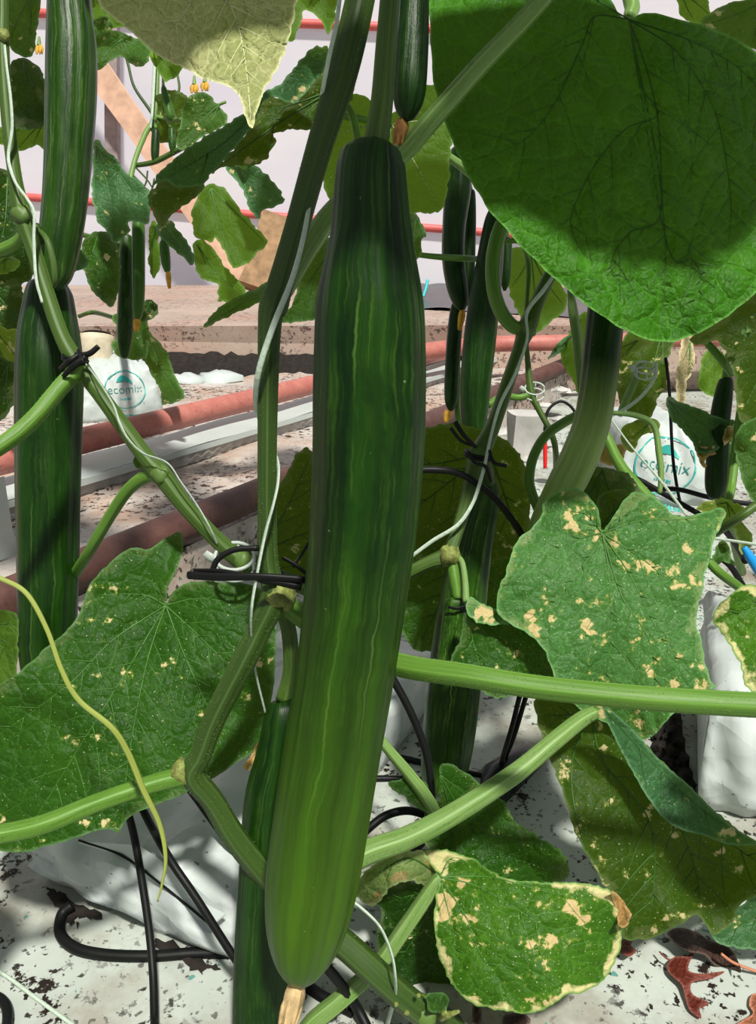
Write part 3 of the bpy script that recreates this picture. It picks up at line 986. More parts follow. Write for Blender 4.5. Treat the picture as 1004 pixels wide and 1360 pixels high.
soil('thin dark soil line along the foot of the bag with the folded end', [(200, 1246), (222, 1250), (262, 1272), (292, 1286), (262, 1290), (240, 1276), (218, 1266)], .003)
# far bags with the printed mark
A, B = on(104, 566, bz), on(221, 556, bz)
e = B - A; r = e / np.linalg.norm(e); n2 = np.array([-r[1], r[0], 0])
hb = .132
bg2 = bag('white printed grow bag standing behind the pale red pipe', A + [0, 0, .001], B + [0, 0, .001], n2 * .32, hb, puff=.02, top_in=.09)
fc = (A + B) / 2 + [0, 0, .080] - n2 * .0065
logo(bg2, fc + r * .013, r, np.array([0, 0, 1.0]), .046)
pot = thing('plant_pot', 'cream plastic plant pot sunk in the printed bag behind the pale red pipe', 'pot', at(128, 488, 2.02))
V, Fc, UV = sweep(at(np.full(6, 128), np.linspace(486, 446, 6), np.full(6, 2.06)), np.array([.036, .038, .040, .042, .043, .043]), 20)
mesh('pot_wall', V, Fc, 'cream', pot, UV)
V, Fc, UV = sweep(at(np.full(4, 128), np.linspace(444, 440, 4), np.full(4, 2.06)), np.array([.038, .036, .03, .01]), 16)
mesh('soil', V, Fc, 'soil', pot, UV)
A, B = on(818, 676, bz), on(948, 674, bz)
e = B - A; r = e / np.linalg.norm(e); n2 = np.array([-r[1], r[0], 0])
bg3 = bag('white printed grow bag half hidden behind the scorched leaf', A + [0, 0, .001], B + [0, 0, .001], n2 * .22, .125, puff=.018, top_in=.10)
u3 = np.array([0, 0, 1.0]); a3 = math.radians(-10)
rr = r * math.cos(a3) + u3 * math.sin(a3); uu = -r * math.sin(a3) + u3 * math.cos(a3)
logo(bg3, (A + B) / 2 + [0, 0, .072] - n2 * .0062 - r * .006, rr, uu, .048)

# far odds and ends on the path and bed
tag(box('foam_block', (-.030, -.03, 0), (.030, .03, .085), 'block', sub=6, rot=.1, c=on(695, 600, bz), noise=.002), 'pale grey foam block standing among the white rubble', 'block')
tag(box('concrete_block', (-.06, -.04, 0), (.06, .05, .13), 'conc', sub=6, rot=.2, c=on(925, 640, bz) + [0, .5, 0], noise=.003), 'beige concrete block behind the white printed bag', 'block')
mat_ = np.array([on(x, y, .239) for x, y in ((548, 411), (790, 424), (775, 386), (556, 378))])
m_ = grid('black_mulch_film', *mat_, 30, 10, 'blackf', lambda V: .012 * np.abs(np.sin(V[:, 0] * 17) * np.sin(V[:, 1] * 5)) + .004)
tag(m_, 'crumpled black mulch film lying on the concrete path', 'film')
tag(tube('plastic_strap', [(562, 394, 4.0, 2), (566, 382, 4.0, 2), (568, 371, 4.0, 2)], 'tealb', sides=6, flat=.3), 'thin teal plastic strap hanging by the black mulch film', 'strap')
for px, py0, py1, lab in ((724, 583, 618, 'short red plastic stake beside the pale foam block'), (806, 562, 606, 'short red plastic stake before the white printed bag')):
    d = dep(py1 + 4, bz)
    tag(tube('drip_stake', [(px + (8 if px > 800 else 0), py0, d, 2.5), (px + (4 if px > 800 else 0), (py0 + py1) / 2, d, 2.8), (px - (5 if px > 800 else 0), py1 + 4, d, 2.5)], 'red', sides=8), lab, 'stake')
tag(tube('hose_connector', [(988, 727, .78, 4), (995, 738, .78, 6), (1004, 752, .78, 6.5), (1012, 765, .78, 6)], 'blue', sides=12), 'bright blue plastic hose connector on a black drip line', 'connector')
# white lumps of torn film and rubble on the bed
k = 0
for (px, py, w) in ((590, 500, 16), (668, 575, 12), (722, 540, 12), (748, 560, 15), (738, 600, 12), (700, 612, 14), (662, 618, 12), (745, 520, 13), (690, 480, 10), (600, 520, 14), (290, 505, 30), (246, 508, 26), (785, 545, 10), (760, 590, 12)):
    d = dep(py, bz); rad = w * d / F_PX
    th = np.linspace(0, 2 * np.pi, 10, endpoint=False)
    c = on(px, py, bz)
    rng = np.random.RandomState(k + 3)
    V, Fc = [], []
    for i, (rr_, hh) in enumerate(((1.0, -.02), (.95, .18), (.65, .34), (.25, .40))):
        V += [c + [math.cos(a) * rad * rr_ * rng.uniform(.75, 1.2), math.sin(a) * rad * rr_ * rng.uniform(.75, 1.2), rad * (hh + (.06 * rng.randn() if i else 0))] for a in th]
    for i in range(3):
        for j in range(10):
            Fc.append((i * 10 + j, i * 10 + (j + 1) % 10, i * 10 + 10 + (j + 1) % 10, i * 10 + 10 + j))
    Fc.append(tuple(30 + j for j in range(10)))
    if w > 20:
        tag(mesh('film_scrap', V, Fc, 'white'), ('wide heap of torn white film lying away from the printed bag' if px == 290 else 'heap of torn white film lying next to the printed bag behind the pipe'), 'film')
    else:
        tag(mesh('rubble_lump', V, Fc, 'block', smooth=False), 'small pale rubble lump on the stained sheet behind the hanging cucumbers', 'rubble', 'pale rubble lumps on the stained sheet')
    k += 1
# black plastic film heap on the floor right of centre
hp = [(632, 1078), (660, 1082), (700, 1040), (735, 1000), (700, 985), (640, 1020)]
c = np.mean([on(*q) for q in hp], 0)
V = [on(*q) for q in hp] + [on(x, y, .035) for x, y in ((640, 1050), (658, 1055), (695, 1018), (718, 992), (695, 985), (645, 1015))] + [on(672, 1015, .055)]
tag(mesh('black_film_heap', V, [(i, (i + 1) % 6, (i + 1) % 6 + 6, i + 6) for i in range(6)] + [(i + 6, (i + 1) % 6 + 6, 12) for i in range(6)], 'blackf'), 'crumpled heap of shiny black film on the white ground sheet', 'film')

# ------------------------------------------------------------------ drip lines
def drip(label, pts, hw=None, r=.0028, mat='black', name='drip_tube', group=None):
    """pts (px,py,d) ; d None -> on the floor"""
    W_ = []
    for p in pts:
        W_.append(on(p[0], p[1], p[3] if len(p) > 3 else r) if p[2] is None else at(*p[:3]))
    return tag(wtube(name, W_, r, mat, sides=10), label, 'tube', group)
drip('black drip tube looping up over the folded white bag and dropping straight down', [(213, 1440, None), (206, 1370, .515), (205, 1350, .525), (203, 1290, .545), (196, 1220, .56), (180, 1120, .575), (167, 1065, .575), (163, 1025, .575), (170, 997, .575), (188, 990, .58), (210, 1003, .585), (235, 1030, .59), (262, 1062, .595), (318, 1145, .605), (345, 1210, None)])
drip('black drip tube crossing the folded white bag on a slant', [(190, 998, .585), (174, 1010, .58), (176, 1040, .58), (192, 1080, .575), (225, 1140, .545), (262, 1195, .535), (310, 1270, .53), (352, 1328, .525), (385, 1400, .50), (400, 1440, None)])
drip('thick black tube bent in a hook on the stained ground sheet', [(95, 1202, None, .012), (82, 1215, None, .008), (80, 1240, None), (100, 1259, None), (140, 1268, None), (200, 1270, None), (260, 1266, None), (312, 1266, None), (380, 1262, None)], r=.0042)
drip('black drip tube arching before the pale petiole behind the main cucumber', [(515, 890, .60), (545, 945, .60), (566, 1000, .60), (573, 1050, .60), (572, 1090, .61), (560, 1120, .63), (520, 1160, None)], r=.0031)
drip('black drip tube curving low beside the main cucumber', [(470, 1120, .60), (492, 1098, .60), (515, 1082, .605), (545, 1077, .61), (575, 1090, .62), (600, 1120, None)], r=.0032)
drip('black drip tube lying across the white sheet behind the striped cucumber', [(490, 998, None), (540, 1008, None), (600, 1022, None), (650, 1032, None), (700, 1038, None)], r=.0032)
drip('thin black drip tube lying flat behind the petioles', [(488, 1034, None), (520, 1034, None), (560, 1036, None)], r=.0032)
drip('thin black drip line slanting down to the black film heap', [(690, 925, .66), (680, 965, .68), (668, 1005, .71), (662, 1030, None)], r=.0022)
drip('thin black drip line doubled beside its neighbour above the black film heap', [(700, 920, .67), (694, 940, .68), (680, 985, .70), (664, 1020, None)], r=.0022)
drip('black drip tube looping behind the broad shaded leaf', [(540, 625, .62), (580, 624, .62), (612, 630, .625), (650, 655, .63), (680, 690, .64), (698, 722, .65), (705, 760, .68)], r=.0028)
drip('black drip line running level behind the scorched leaf', [(740, 640, 1.0), (790, 626, 1.0), (840, 634, 1.0), (880, 655, 1.0), (920, 678, 1.0), (955, 698, .98), (975, 720, .92), (990, 745, .84)], r=.0036)
drip('black drip line crossing in front of the white printed bag half hidden', [(860, 650, 1.05), (900, 650, 1.05), (940, 660, 1.05), (985, 668, 1.05), (1030, 672, 1.05)], r=.0034)
drip('thin black line hanging down over the white printed bag', [(884, 475, 1.1), (889, 520, 1.1), (893, 600, 1.1), (898, 640, 1.1), (904, 672, 1.1)], r=.0022)
drip('short black hose leading down to the dark soil beside the scorched leaf', [(955, 740, .82), (970, 752, .82), (985, 775, .83), (1000, 800, .85)], r=.0032)
drip('thin black loop of drip line by the pale foam block', [(723, 572, 1.5), (728, 545, 1.5), (745, 533, 1.5), (762, 545, 1.5), (768, 570, 1.5)], r=.0028)
drip('dark green hose end curled at the corner of the ground sheet', [(-20, 1318, None), (2, 1328, None), (10, 1345, None), (8, 1375, None)], r=.0035)
drip('black cable running to the pot of the main vine', [(432, 1282, .52), (455, 1310, .525), (475, 1340, .53), (500, 1390, None)], r=.0034)
drip('black tube short stub lying on the sheet by the cucumber tip', [(405, 1308, None), (430, 1325, None), (470, 1345, None)], r=.0042)
tag(wtube('twine', [on(-60, 1260, .002), on(0, 1291, .002), (on(0, 1291, .002) + on(95, 1360, .002)) / 2, on(95, 1360, .002), on(140, 1392, .002)], .0014, 'twine', sides=6), 'white twine lying slack across the stained ground sheet', 'twine')

# ------------------------------------------------------------------ dry fallen leaves
def dryleaf(label, outline, mat, h=.006, base=None, tips=()):
    """a fallen leaf lying on the sheet: real outline on the ground, curled up a little"""
    O = catmull(np.array(outline, float), len(outline) * 5, True)
    pts = [Vector((float(x), float(y))) for x, y in O]
    n = len(pts)
    x0, y0 = O.min(0); x1, y1 = O.max(0)
    gx_, gy_ = np.meshgrid(np.arange(x0, x1, 6), np.arange(y0, y1, 6))
    gx_, gy_ = gx_.ravel(), gy_.ravel()
    k = inside(O, gx_, gy_)
    pts += [Vector((float(a), float(b))) for a, b in zip(gx_[k], gy_[k])]
    vo, _, fo, _, _, _ = delaunay_2d_cdt(pts, [(i, (i + 1) % n) for i in range(n)], [], 1, 1e-4)
    X = np.array([(v.x, v.y) for v in vo])
    z = .002 + h * (.5 + .5 * np.sin(X[:, 0] / 13.0) * np.cos(X[:, 1] / 17.0))
    V = np.array([on(x, y, zz) for (x, y), zz in zip(X, z)])
    V = np.vstack([V, V - [0, 0, .0006]])
    m = len(X)
    Fc = [tuple(f) for f in fo] + [tuple(i + m for i in reversed(f)) for f in fo]
    ed = np.sqrt(((X[:, None] - O[None]) ** 2).sum(-1)).min(1) / 26
    root = thing('fallen_leaf', label, 'dry leaf', V.mean(0) * [1, 1, 0])
    mesh('blade', V, Fc, mat, root, np.vstack([X, X]) / 90, {'edge': np.concatenate([ed, ed])}, uvname='leaf')
    return root
fl1 = dryleaf('dark red oak leaf with a hole and long pointed lobes on the white sheet', [(886, 1280), (897, 1270), (910, 1270), (922, 1264), (915, 1280), (916, 1290), (935, 1293), (962, 1290), (945, 1299), (922, 1303), (917, 1312), (922, 1322), (941, 1331), (934, 1337), (929, 1340), (931, 1352), (916, 1342), (910, 1325), (905, 1308), (893, 1297), (887, 1290)], 'redleaf', .004)
wtube('stalk', [on(876, 1264, .006), on(884, 1272, .007), on(892, 1276, .008)], .0007, 'redleaf', fl1, sides=6)
fl2 = dryleaf('dark brown curled dead leaf with pale stalk under the drooping leaf', [(886, 1240), (902, 1232), (925, 1238), (944, 1250), (965, 1256), (978, 1272), (984, 1291), (968, 1284), (950, 1282), (935, 1268), (915, 1264), (900, 1256)], 'dkleaf', .016)
wtube('stalk', [on(958, 1267, .02), on(975, 1279, .012), on(1004, 1290, .004), on(1030, 1297, .003)], .0011, 'orleaf', fl2, sides=6)
dryleaf('orange brown oak leaf lying past the long red lobed one', [(1012, 1320), (998, 1322), (995, 1335), (1000, 1346), (985, 1356), (978, 1362), (1000, 1364), (1015, 1355)], 'orleaf', .004)
dryleaf('small dark red dead leaf beside the scorched margin of the low spotted leaf', [(826, 1248), (840, 1246), (838, 1256), (845, 1262), (836, 1270), (826, 1266), (822, 1258)], 'redleaf', .006)
dryleaf('narrow brown dead leaf standing under the low spotted leaf', [(628, 1335), (636, 1330), (640, 1350), (636, 1370), (628, 1365)], 'dkleaf', .01)
dryleaf('reddish dead leaf scrap under the tip of the low spotted leaf', [(668, 1350), (690, 1345), (705, 1354), (695, 1365), (672, 1366)], 'dkleaf', .006)

# ================================================================== the vine that carries the long cucumber
def vine(label, loc):
    return thing('cucumber_vine', label, 'vine', loc)
def node(parent, px, py, d, r, mat='node', n=3, seed=1):
    """swollen knuckle of a stem with little scars"""
    rng = np.random.RandomState(seed)
    th = np.linspace(0, 2 * np.pi, 16, endpoint=False)
    V, Fc = [], []
    c = at(px, py, d)
    R = r * d / F_PX
    for i in range(9):
        a = math.pi * (i + .5) / 9
        for t in th:
            k = 1 + .13 * math.sin(3 * t + 2 * a + seed) + .09 * rng.randn() * .7
            V.append(c + R * k * np.array([math.sin(a) * math.cos(t), math.sin(a) * math.sin(t), math.cos(a)]))
    for i in range(8):
        for j in range(16):
            Fc.append((i * 16 + j, i * 16 + (j + 1) % 16, i * 16 + 16 + (j + 1) % 16, i * 16 + 16 + j))
    Fc += [tuple(range(15, -1, -1)), tuple(128 + j for j in range(16))]
    return mesh('node', V, Fc, mat, parent)

VA = vine('hairy vine with angled stem carrying the long cucumber', on(650, 1420))
tube('stem', [(520, -330, .50, 17), (500, -120, .47, 17), (478, 0, .455, 19), (454, 100, .45, 20), (423, 200, .45, 17), (395, 300, .45, 16), (372, 380, .45, 17), (364, 405, .45, 19), (358, 440, .452, 15), (355, 600, .46, 12.5), (356, 740, .47, 13), (364, 790, .47, 17),
              (345, 835, .47, 16), (323, 880, .47, 16), (287, 950, .475, 15), (268, 1000, .478, 14), (256, 1028, .48, 16), (283, 1064, .485, 15), (318, 1120, .49, 16), (385, 1195, .50, 17), (455, 1252, .50, 18), (508, 1300, .50, 18), (558, 1342, .51, 18), (610, 1372, .54, 17), (650, 1420, dep(1420), 13)], 'stemd', VA, 20, .07, n=240, hairs=2600, hlen=.0016)
node(VA, 371, 790, .47, 21, seed=4)
node(VA, 245, 1025, .48, 18, seed=6)
node(VA, 562, 1345, .508, 20, 'stem', seed=8)
tube('petiole', [(366, 402, .452, 13), (385, 372, .46, 13), (412, 325, .475, 14), (450, 275, .49, 14), (530, 208, .47, 13), (575, 158, .45, 12.5), (640, 85, .43, 12), (700, 22, .42, 11.5), (760, -50, .41, 11), (830, -170, .40, 10)], 'petp', VA, 16, .10, n=90, hairs=1500, hlen=.0018)
tube('petiole', [(372, 797, .475, 14), (450, 850, .49, 15), (528, 882, .46, 15.5), (620, 897, .44, 15.5), (720, 913, .43, 15.5), (860, 927, .42, 16), (1004, 936, .415, 16.5), (1120, 940, .41, 16)], 'pet', VA, 18, .06, n=90, hairs=2600, hlen=.0014)
tube('petiole', [(245, 1030, .48, 12), (200, 1042, .475, 11.5), (130, 1066, .465, 11.5), (60, 1094, .455, 12), (0, 1108, .45, 12), (-70, 1118, .44, 12)], 'pet', VA, 16, .10, n=60, hairs=900, hlen=.0014)
tube('petiole', [(790, 946, .55, 8), (770, 957, .545, 10), (735, 985, .535, 11), (680, 1030, .525, 12), (600, 1082, .515, 13), (540, 1113, .51, 14), (485, 1133, .505, 15), (430, 1165, .50, 15), (395, 1200, .50, 12)], 'petp', VA, 16, .11, n=70, hairs=1500, hlen=.0016)
tube('petiole', [(585, 1164, .53, 7), (575, 1178, .53, 9.5), (540, 1230, .53, 10.5), (500, 1285, .53, 11), (450, 1330, .53, 12), (410, 1365, .53, 12), (380, 1420, .53, 12)], 'petp', VA, 16, .11, n=60, hairs=900, hlen=.0016)
# small sprout and stubs at the low node
leaf([(565, 1322), (575, 1317), (588, 1318), (597, 1324), (596, 1334), (592, 1343), (580, 1346), (570, 1340)], .495, 'bg', VA, (581, 1345), [(580, 1320)], name='sprout_leaf', sec=False, wave=.003, vr=1)
for q in ((540, 1345, 3.5), (526, 1334, 3), (590, 1345, 4), (556, 1322, 3)):
    node(VA, q[0], q[1], .488, q[2], 'node', seed=q[0])
tube('stub', [(585, 1352, .50, 5), (598, 1347, .495, 4), (610, 1343, .492, 2)], 'node', VA, 8)

# broad leaf hanging at upper right
L3 = leaf([(575, -60), (572, 40), (576, 110), (592, 165), (622, 235), (660, 292), (705, 340), (757, 388), (800, 420), (845, 446), (884, 454), (925, 444), (965, 420), (1004, 388), (1055, 330), (1085, 240), (1065, 150), (1020, 82), (965, 46), (905, 26), (856, 16), (836, 26), (815, 8), (790, -50), (690, -95)],
     .50, 'big', VA, (836, 26), [[(858, 90), (874, 160), (880, 270), (884, 350), (876, 450)], [(790, 22), (773, 60), (735, 140), (690, 190), (622, 215)], [(850, 110), (874, 152), (833, 170), (795, 212), (768, 262), (758, 298), (778, 340), (812, 348)],
      [(900, 70), (950, 150), (970, 260), (968, 322)], [(930, 60), (1000, 110), (1060, 220)], [(770, -10), (700, -30), (600, -20)], [(879, 268), (835, 310), (812, 350), (830, 400)], [(885, 320), (920, 345), (930, 378), (905, 440)]],
     gy=-.016, gx=.004, cup=.012, wave=.006, bumps=((900, 60, -.02, 40),), vein='veind', vr=1.15, puff=.0048, teeth=1.2, label='broad dark green leaf with puckered surface')
tube('petiole', [(836, 24, .555, 8), (838, 4, .565, 10), (815, -60, .57, 11), (720, -160, .53, 12), (600, -240, .50, 13), (512, -290, .49, 13)], 'petp', VA, 14, .1, n=40)
# leaves higher up on the same vine, above the frame: they shade the shoulder of the long cucumber
sh = np.array(SUN_DIR) * .16
TOPS = (([(392, -60), (365, 60), (350, 190), (380, 300), (430, 338), (480, 322), (530, 342), (585, 322), (600, 200), (606, 60), (580, -60), (480, -110)], (490, -90), [(400, 280), (490, 320), (580, 280), (370, 100), (600, 100)], .39),
        ([(548, 40), (550, 120), (562, 180), (590, 225), (640, 246), (700, 240), (760, 262), (830, 288), (900, 285), (960, 292), (1030, 250), (1080, 150), (1080, 0), (1000, -90), (850, -110), (700, -110), (560, -90)], (830, -85), [(640, 220), (830, 270), (1040, 230), (610, 60), (1060, 40)], .48),
        ([(100, -80), (240, -140), (400, -100), (398, -5), (335, 12), (288, 35), (255, 65), (236, 98), (180, 62), (110, 30)], (380, -90), [(120, 20), (240, 80), (330, 5)], .46))
for ol, bs, tp, dd in TOPS:
    leaf(ol, dd, 'big', VA, bs, tp, gy=-.01, wave=.004, shift=sh, puff=.003, sec=False)
    p = at(*bs, dd) + sh
    e_ = at(520, -330, .50)
    wtube('petiole', [p, p * .6 + e_ * .4 + [0, 0, .03], p * .25 + e_ * .75 + [0, 0, .02], e_], [.003, .0045, .005, .005], 'petp', VA, 12)
p = at(830, -170, .40)
leaf([(790, -190), (870, -190), (960, -260), (960, -380), (860, -460), (760, -420), (700, -300)], .38, 'big', VA, (830, -180), [(850, -450), (730, -300), (940, -330)], gy=.03, sec=False)
# unseen leaves added above the frame to block sky light from the plants below
def sky_shade_leaf(x, y, z, size, yaw, tilt, seed):
    ol = [(502, 560), (540, 540), (590, 560), (620, 620), (640, 690), (600, 740), (560, 790), (505, 850), (450, 790), (400, 745), (362, 690), (385, 620), (415, 560), (465, 540)]
    c0 = at(502, 690, .5)
    k = size / .145
    def xf(V):
        Q = (V - c0) * k
        a = math.radians(-78 + tilt)
        Q = Q @ np.array([[1, 0, 0], [0, math.cos(a), math.sin(a)], [0, -math.sin(a), math.cos(a)]])
        Q = Q @ np.array([[math.cos(yaw), math.sin(yaw), 0], [-math.sin(yaw), math.cos(yaw), 0], [0, 0, 1]])
        return Q + np.array([x, y, z])
    leaf(ol, .5, 'big', VA, (502, 562), [(505, 840), (410, 740), (600, 735), (390, 640), (615, 640)], wave=.006, cup=.012, puff=.003, sec=False, xf=xf, seed=seed)
    p, e_ = xf(at(502, 562, .503)[None])[0], at(520, -330, .50)
    wtube('petiole', [p, p * .6 + e_ * .4 + [0, 0, .03], p * .2 + e_ * .8 + [0, 0, .02], e_], [.003, .0045, .005, .005], 'petp', VA, 10)
for q, (x, y, z, sz, yw, tl) in enumerate(((-.36, .66, .90, .26, 1.6, 10), (-.12, .74, .98, .27, .4, -5), (.16, .78, .95, .26, -.5, 5), (.40, .70, .92, .27, -1.5, 12), (.04, .60, 1.04, .25, 2.6, 0), (-.27, .92, 1.02, .28, .9, 8), (.30, .96, 1.03, .28, -.9, -6), (.02, 1.02, .97, .28, 0, 10))):
    sky_shade_leaf(x, y, z, sz, yw, tl, q)
# leaf at the end of the thick level petiole, past the right border
leaf([(1110, 930), (1090, 860), (1150, 800), (1260, 790), (1330, 870), (1340, 980), (1260, 1060), (1160, 1050), (1100, 990)], .41, 'burn', VA, (1118, 938), [(1320, 930), (1240, 1040), (1230, 800), (1120, 1020)], wave=.006)
leaf([(-60, 1110), (-90, 1040), (-190, 1000), (-300, 1050), (-330, 1160), (-260, 1240), (-150, 1240), (-80, 1180)], .44, 'up', VA, (-66, 1118), [(-320, 1140), (-230, 1020), (-200, 1230)], wave=.006)

# drooping olive leaf, lower right, with its folded-over lobe
fold = [(806, 938), (847, 976), (868, 1001), (894, 1025), (921, 1049), (952, 1079), (982, 1103), (1006, 1120)]
L10 = leaf([(712, 928), (750, 922), (790, 934)] + fold + [(1040, 1140), (1045, 1175), (1004, 1190), (982, 1203), (975, 1224), (955, 1237), (944, 1242), (936, 1226), (926, 1216), (907, 1226), (876, 1242), (851, 1249), (828, 1245), (822, 1215), (812, 1184), (799, 1171), (783, 1140), (766, 1110), (752, 1069), (737, 1025), (722, 985), (713, 955)],
     .56, 'under', VA, (786, 948), [[(800, 1010), (862, 1090), (868, 1180), (855, 1242)], [(760, 1010), (765, 1085), (785, 1140)], [(850, 1000), (900, 1090), (925, 1160), (930, 1210)], [(880, 1020), (960, 1110), (1030, 1160)], (722, 950)],
     gy=-.012, gx=.005, wave=.004, bumps=((900, 1215, -.012, 22), (960, 1160, .02, 45)), vein='veind', vr=1.7, puff=.0016, label='drooping olive green leaf flecked with pale spots')
rim = [(969, 1122), (935, 1110), (901, 1100), (881, 1086), (860, 1059), (833, 1012), (813, 974), (801, 943)]
leaf(fold + rim, .545, 'glau', L10, (803, 942), [[(850, 995), (920, 1065), (985, 1110)]], gy=-.012, gx=.004, cup=-.004, puff=.002, teeth=.8, vr=1.1, name='folded_lobe', label='blue green lobe folded over with pale rim')
leaf([(946, 1243), (955, 1230), (965, 1216), (980, 1206), (1004, 1188), (1045, 1176), (1060, 1220), (1040, 1258), (1004, 1261), (975, 1258), (955, 1254)], .57, 'glau', VA, (1040, 1190), [(955, 1246), (1000, 1258)], gy=-.01, puff=.002)

# low spotted leaf with scorched margin
L11 = leaf([(584, 1162), (572, 1148), (562, 1132), (575, 1128), (592, 1129), (611, 1134), (630, 1142), (650, 1155), (670, 1166), (715, 1171), (766, 1172), (795, 1176), (812, 1183), (821, 1196), (824, 1222), (825, 1250), (816, 1277), (799, 1304), (776, 1317), (752, 1323), (730, 1337), (698, 1346), (664, 1341), (648, 1339), (624, 1332), (607, 1315), (593, 1293), (582, 1266), (577, 1236), (577, 1208), (580, 1184)],
     .50, 'burn', VA, (584, 1165), [[(640, 1180), (720, 1230), (800, 1290)], [(620, 1220), (640, 1270), (690, 1335)], [(650, 1165), (730, 1185), (815, 1200)], [(600, 1230), (612, 1290)], [(600, 1140), (630, 1146)]],
     gy=-.022, gx=-.004, cup=.012, wave=.004, vein='vein', vr=1.3, puff=.0024, label='low leaf with beige scorched margin and patches')
leaf([(584, 1160), (574, 1146), (562, 1131), (530, 1131), (505, 1143), (482, 1160), (471, 1187), (480, 1198), (495, 1203), (508, 1193), (520, 1178), (545, 1170), (566, 1176), (578, 1168)], .525, 'palesp', L11, (583, 1162), [[(540, 1140), (490, 1170)]], gy=.02, cup=.01, name='curled_lobe', label='pale curled lobe with brown spots', puff=.002)
leaf([(812, 1182), (822, 1190), (834, 1205), (837, 1222), (830, 1232), (822, 1228), (817, 1205)], .515, 'brown', L11, name='dead_margin', label='dry brown curled margin', wave=.004)
# dark leaves low behind
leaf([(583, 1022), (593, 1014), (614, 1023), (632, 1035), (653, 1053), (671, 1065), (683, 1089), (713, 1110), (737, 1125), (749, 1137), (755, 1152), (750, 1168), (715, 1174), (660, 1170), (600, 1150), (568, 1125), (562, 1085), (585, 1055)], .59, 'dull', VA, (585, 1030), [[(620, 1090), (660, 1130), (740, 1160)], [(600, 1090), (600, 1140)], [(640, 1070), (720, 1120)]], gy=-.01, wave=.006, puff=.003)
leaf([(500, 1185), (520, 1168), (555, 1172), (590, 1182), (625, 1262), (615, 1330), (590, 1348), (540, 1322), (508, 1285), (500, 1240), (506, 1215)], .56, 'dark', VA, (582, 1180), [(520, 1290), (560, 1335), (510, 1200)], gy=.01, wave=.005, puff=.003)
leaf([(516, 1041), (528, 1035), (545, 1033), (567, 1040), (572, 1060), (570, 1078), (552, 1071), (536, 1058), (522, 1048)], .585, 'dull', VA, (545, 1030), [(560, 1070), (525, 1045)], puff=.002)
tube('petiole', [(500, 975, .58, 6), (520, 1000, .58, 7), (545, 1030, .582, 8), (570, 1065, .585, 9), (590, 1110, .60, 8), (600, 1150, .62, 8), (610, 1180, .64, 8)], 'petp', VA, 12, .1, n=30)
# thin yellow tendril
tube('tendril', [(-40, 752, .43, 3.2), (0, 768, .43, 3.4), (35, 788, .43, 3.4), (62, 835, .43, 3.3), (82, 890, .43, 3.4), (105, 930, .432, 3.6), (148, 966, .435, 4), (170, 1000, .44, 4.2), (190, 1048, .445, 4), (212, 1095, .45, 3.4), (220, 1140, .45, 2.6), (215, 1175, .45, 1.8), (209, 1197, .45, 1)], 'tend', VA, 10, n=90)

# the long cucumber
P1 = [(497, 192, .375, 6), (497, 194, .375, 22), (496, 202, .375, 38), (494, 215, .376, 44.5), (493, 240, .378, 47.5), (493, 280, .382, 51), (493, 315, .386, 55), (492, 345, .389, 60.5), (491, 400, .394, 70.5), (491, 460, .398, 73.5), (490, 520, .402, 74.5), (488, 600, .408, 73.5), (481, 700, .416, 70.5), (470, 800, .424, 67.5), (457, 900, .430, 65), (437, 1020, .436, 64), (417, 1150, .440, 62), (408, 1215, .441, 56), (403, 1255, .441, 46), (399, 1285, .441, 32), (397, 1302, .441, 17), (396.5, 1308, .441, 6)]
cucumber('long ribbed dark green cucumber hanging in front of everything', P1, 'cuke', [(545, -190, .44, 12), (522, -80, .41, 12.5), (517, 0, .39, 13), (512, 60, .383, 13.5), (507, 130, .378, 14.5), (502, 170, .376, 15.5), (498, 197, .376, 17)], 'stem', (394, 1306, .441, 60, 13, 'blos', -14), sides=96, rib=.030, n=260)
cucumber('dark cucumber half hidden close behind the long one', [(376, 928, .505, 6), (377, 932, .505, 18), (378, 948, .505, 26), (377, 975, .505, 30), (372, 1010, .506, 33), (363, 1060, .508, 37), (358, 1130, .51, 38.5), (353, 1210, .512, 39), (349, 1300, .514, 39), (346, 1380, .516, 36), (344, 1430, .516, 24), (344, 1450, .516, 6)], 'cuke2', [(372, 800, .49, 9), (384, 840, .50, 10), (386, 890, .504, 10), (378, 930, .505, 12)], 'stem', sides=56)
cucumber('dark cucumber with withered blossom tip hanging beside the long stalk', [(552, -260, .46, 8), (552, -250, .46, 18), (551, -120, .46, 20), (550, 0, .46, 20), (547, 60, .46, 22), (544, 110, .46, 22.5), (542, 138, .46, 19), (541, 153, .46, 12), (540, 160, .46, 4)], 'cuke2', [(520, -330, .485, 9), (545, -300, .465, 9), (552, -255, .46, 10)], 'stemd', (534, 160, .462, 30, 9, 'brownblos', -5), sides=48)

# ================================================================== left vine
VB = vine('slender vine slanting down beside the two left cucumbers', on(455, 1010))
tube('stem', [(0, -120, .56, 7), (4, 0, .56, 7), (4, 45, .56, 8), (6, 100, .56, 8), (12, 170, .56, 8.5), (21, 240, .56, 9), (30, 285, .56, 12), (46, 335, .56, 9.5), (66, 400, .555, 10), (84, 450, .55, 10), (104, 484, .55, 12), (130, 520, .55, 10), (165, 568, .55, 10.5), (196, 610, .55, 11), (214, 630, .55, 13), (250, 677, .55, 10.5), (300, 728, .555, 11), (325, 745, .56, 14), (365, 765, .58, 12), (420, 790, .60, 11), (450, 860, .63, 10), (458, 940, .66, 10), (455, 1010, dep(1010), 10)], 'stem', VB, 16, .08, n=160, hairs=600, hlen=.0012)
node(VB, 4, 48, .557, 9, seed=12); node(VB, 30, 286, .557, 13, 'stem', seed=13); node(VB, 214, 631, .548, 13, 'stem', seed=14); node(VB, 322, 744, .556, 15, 'stem', seed=15)
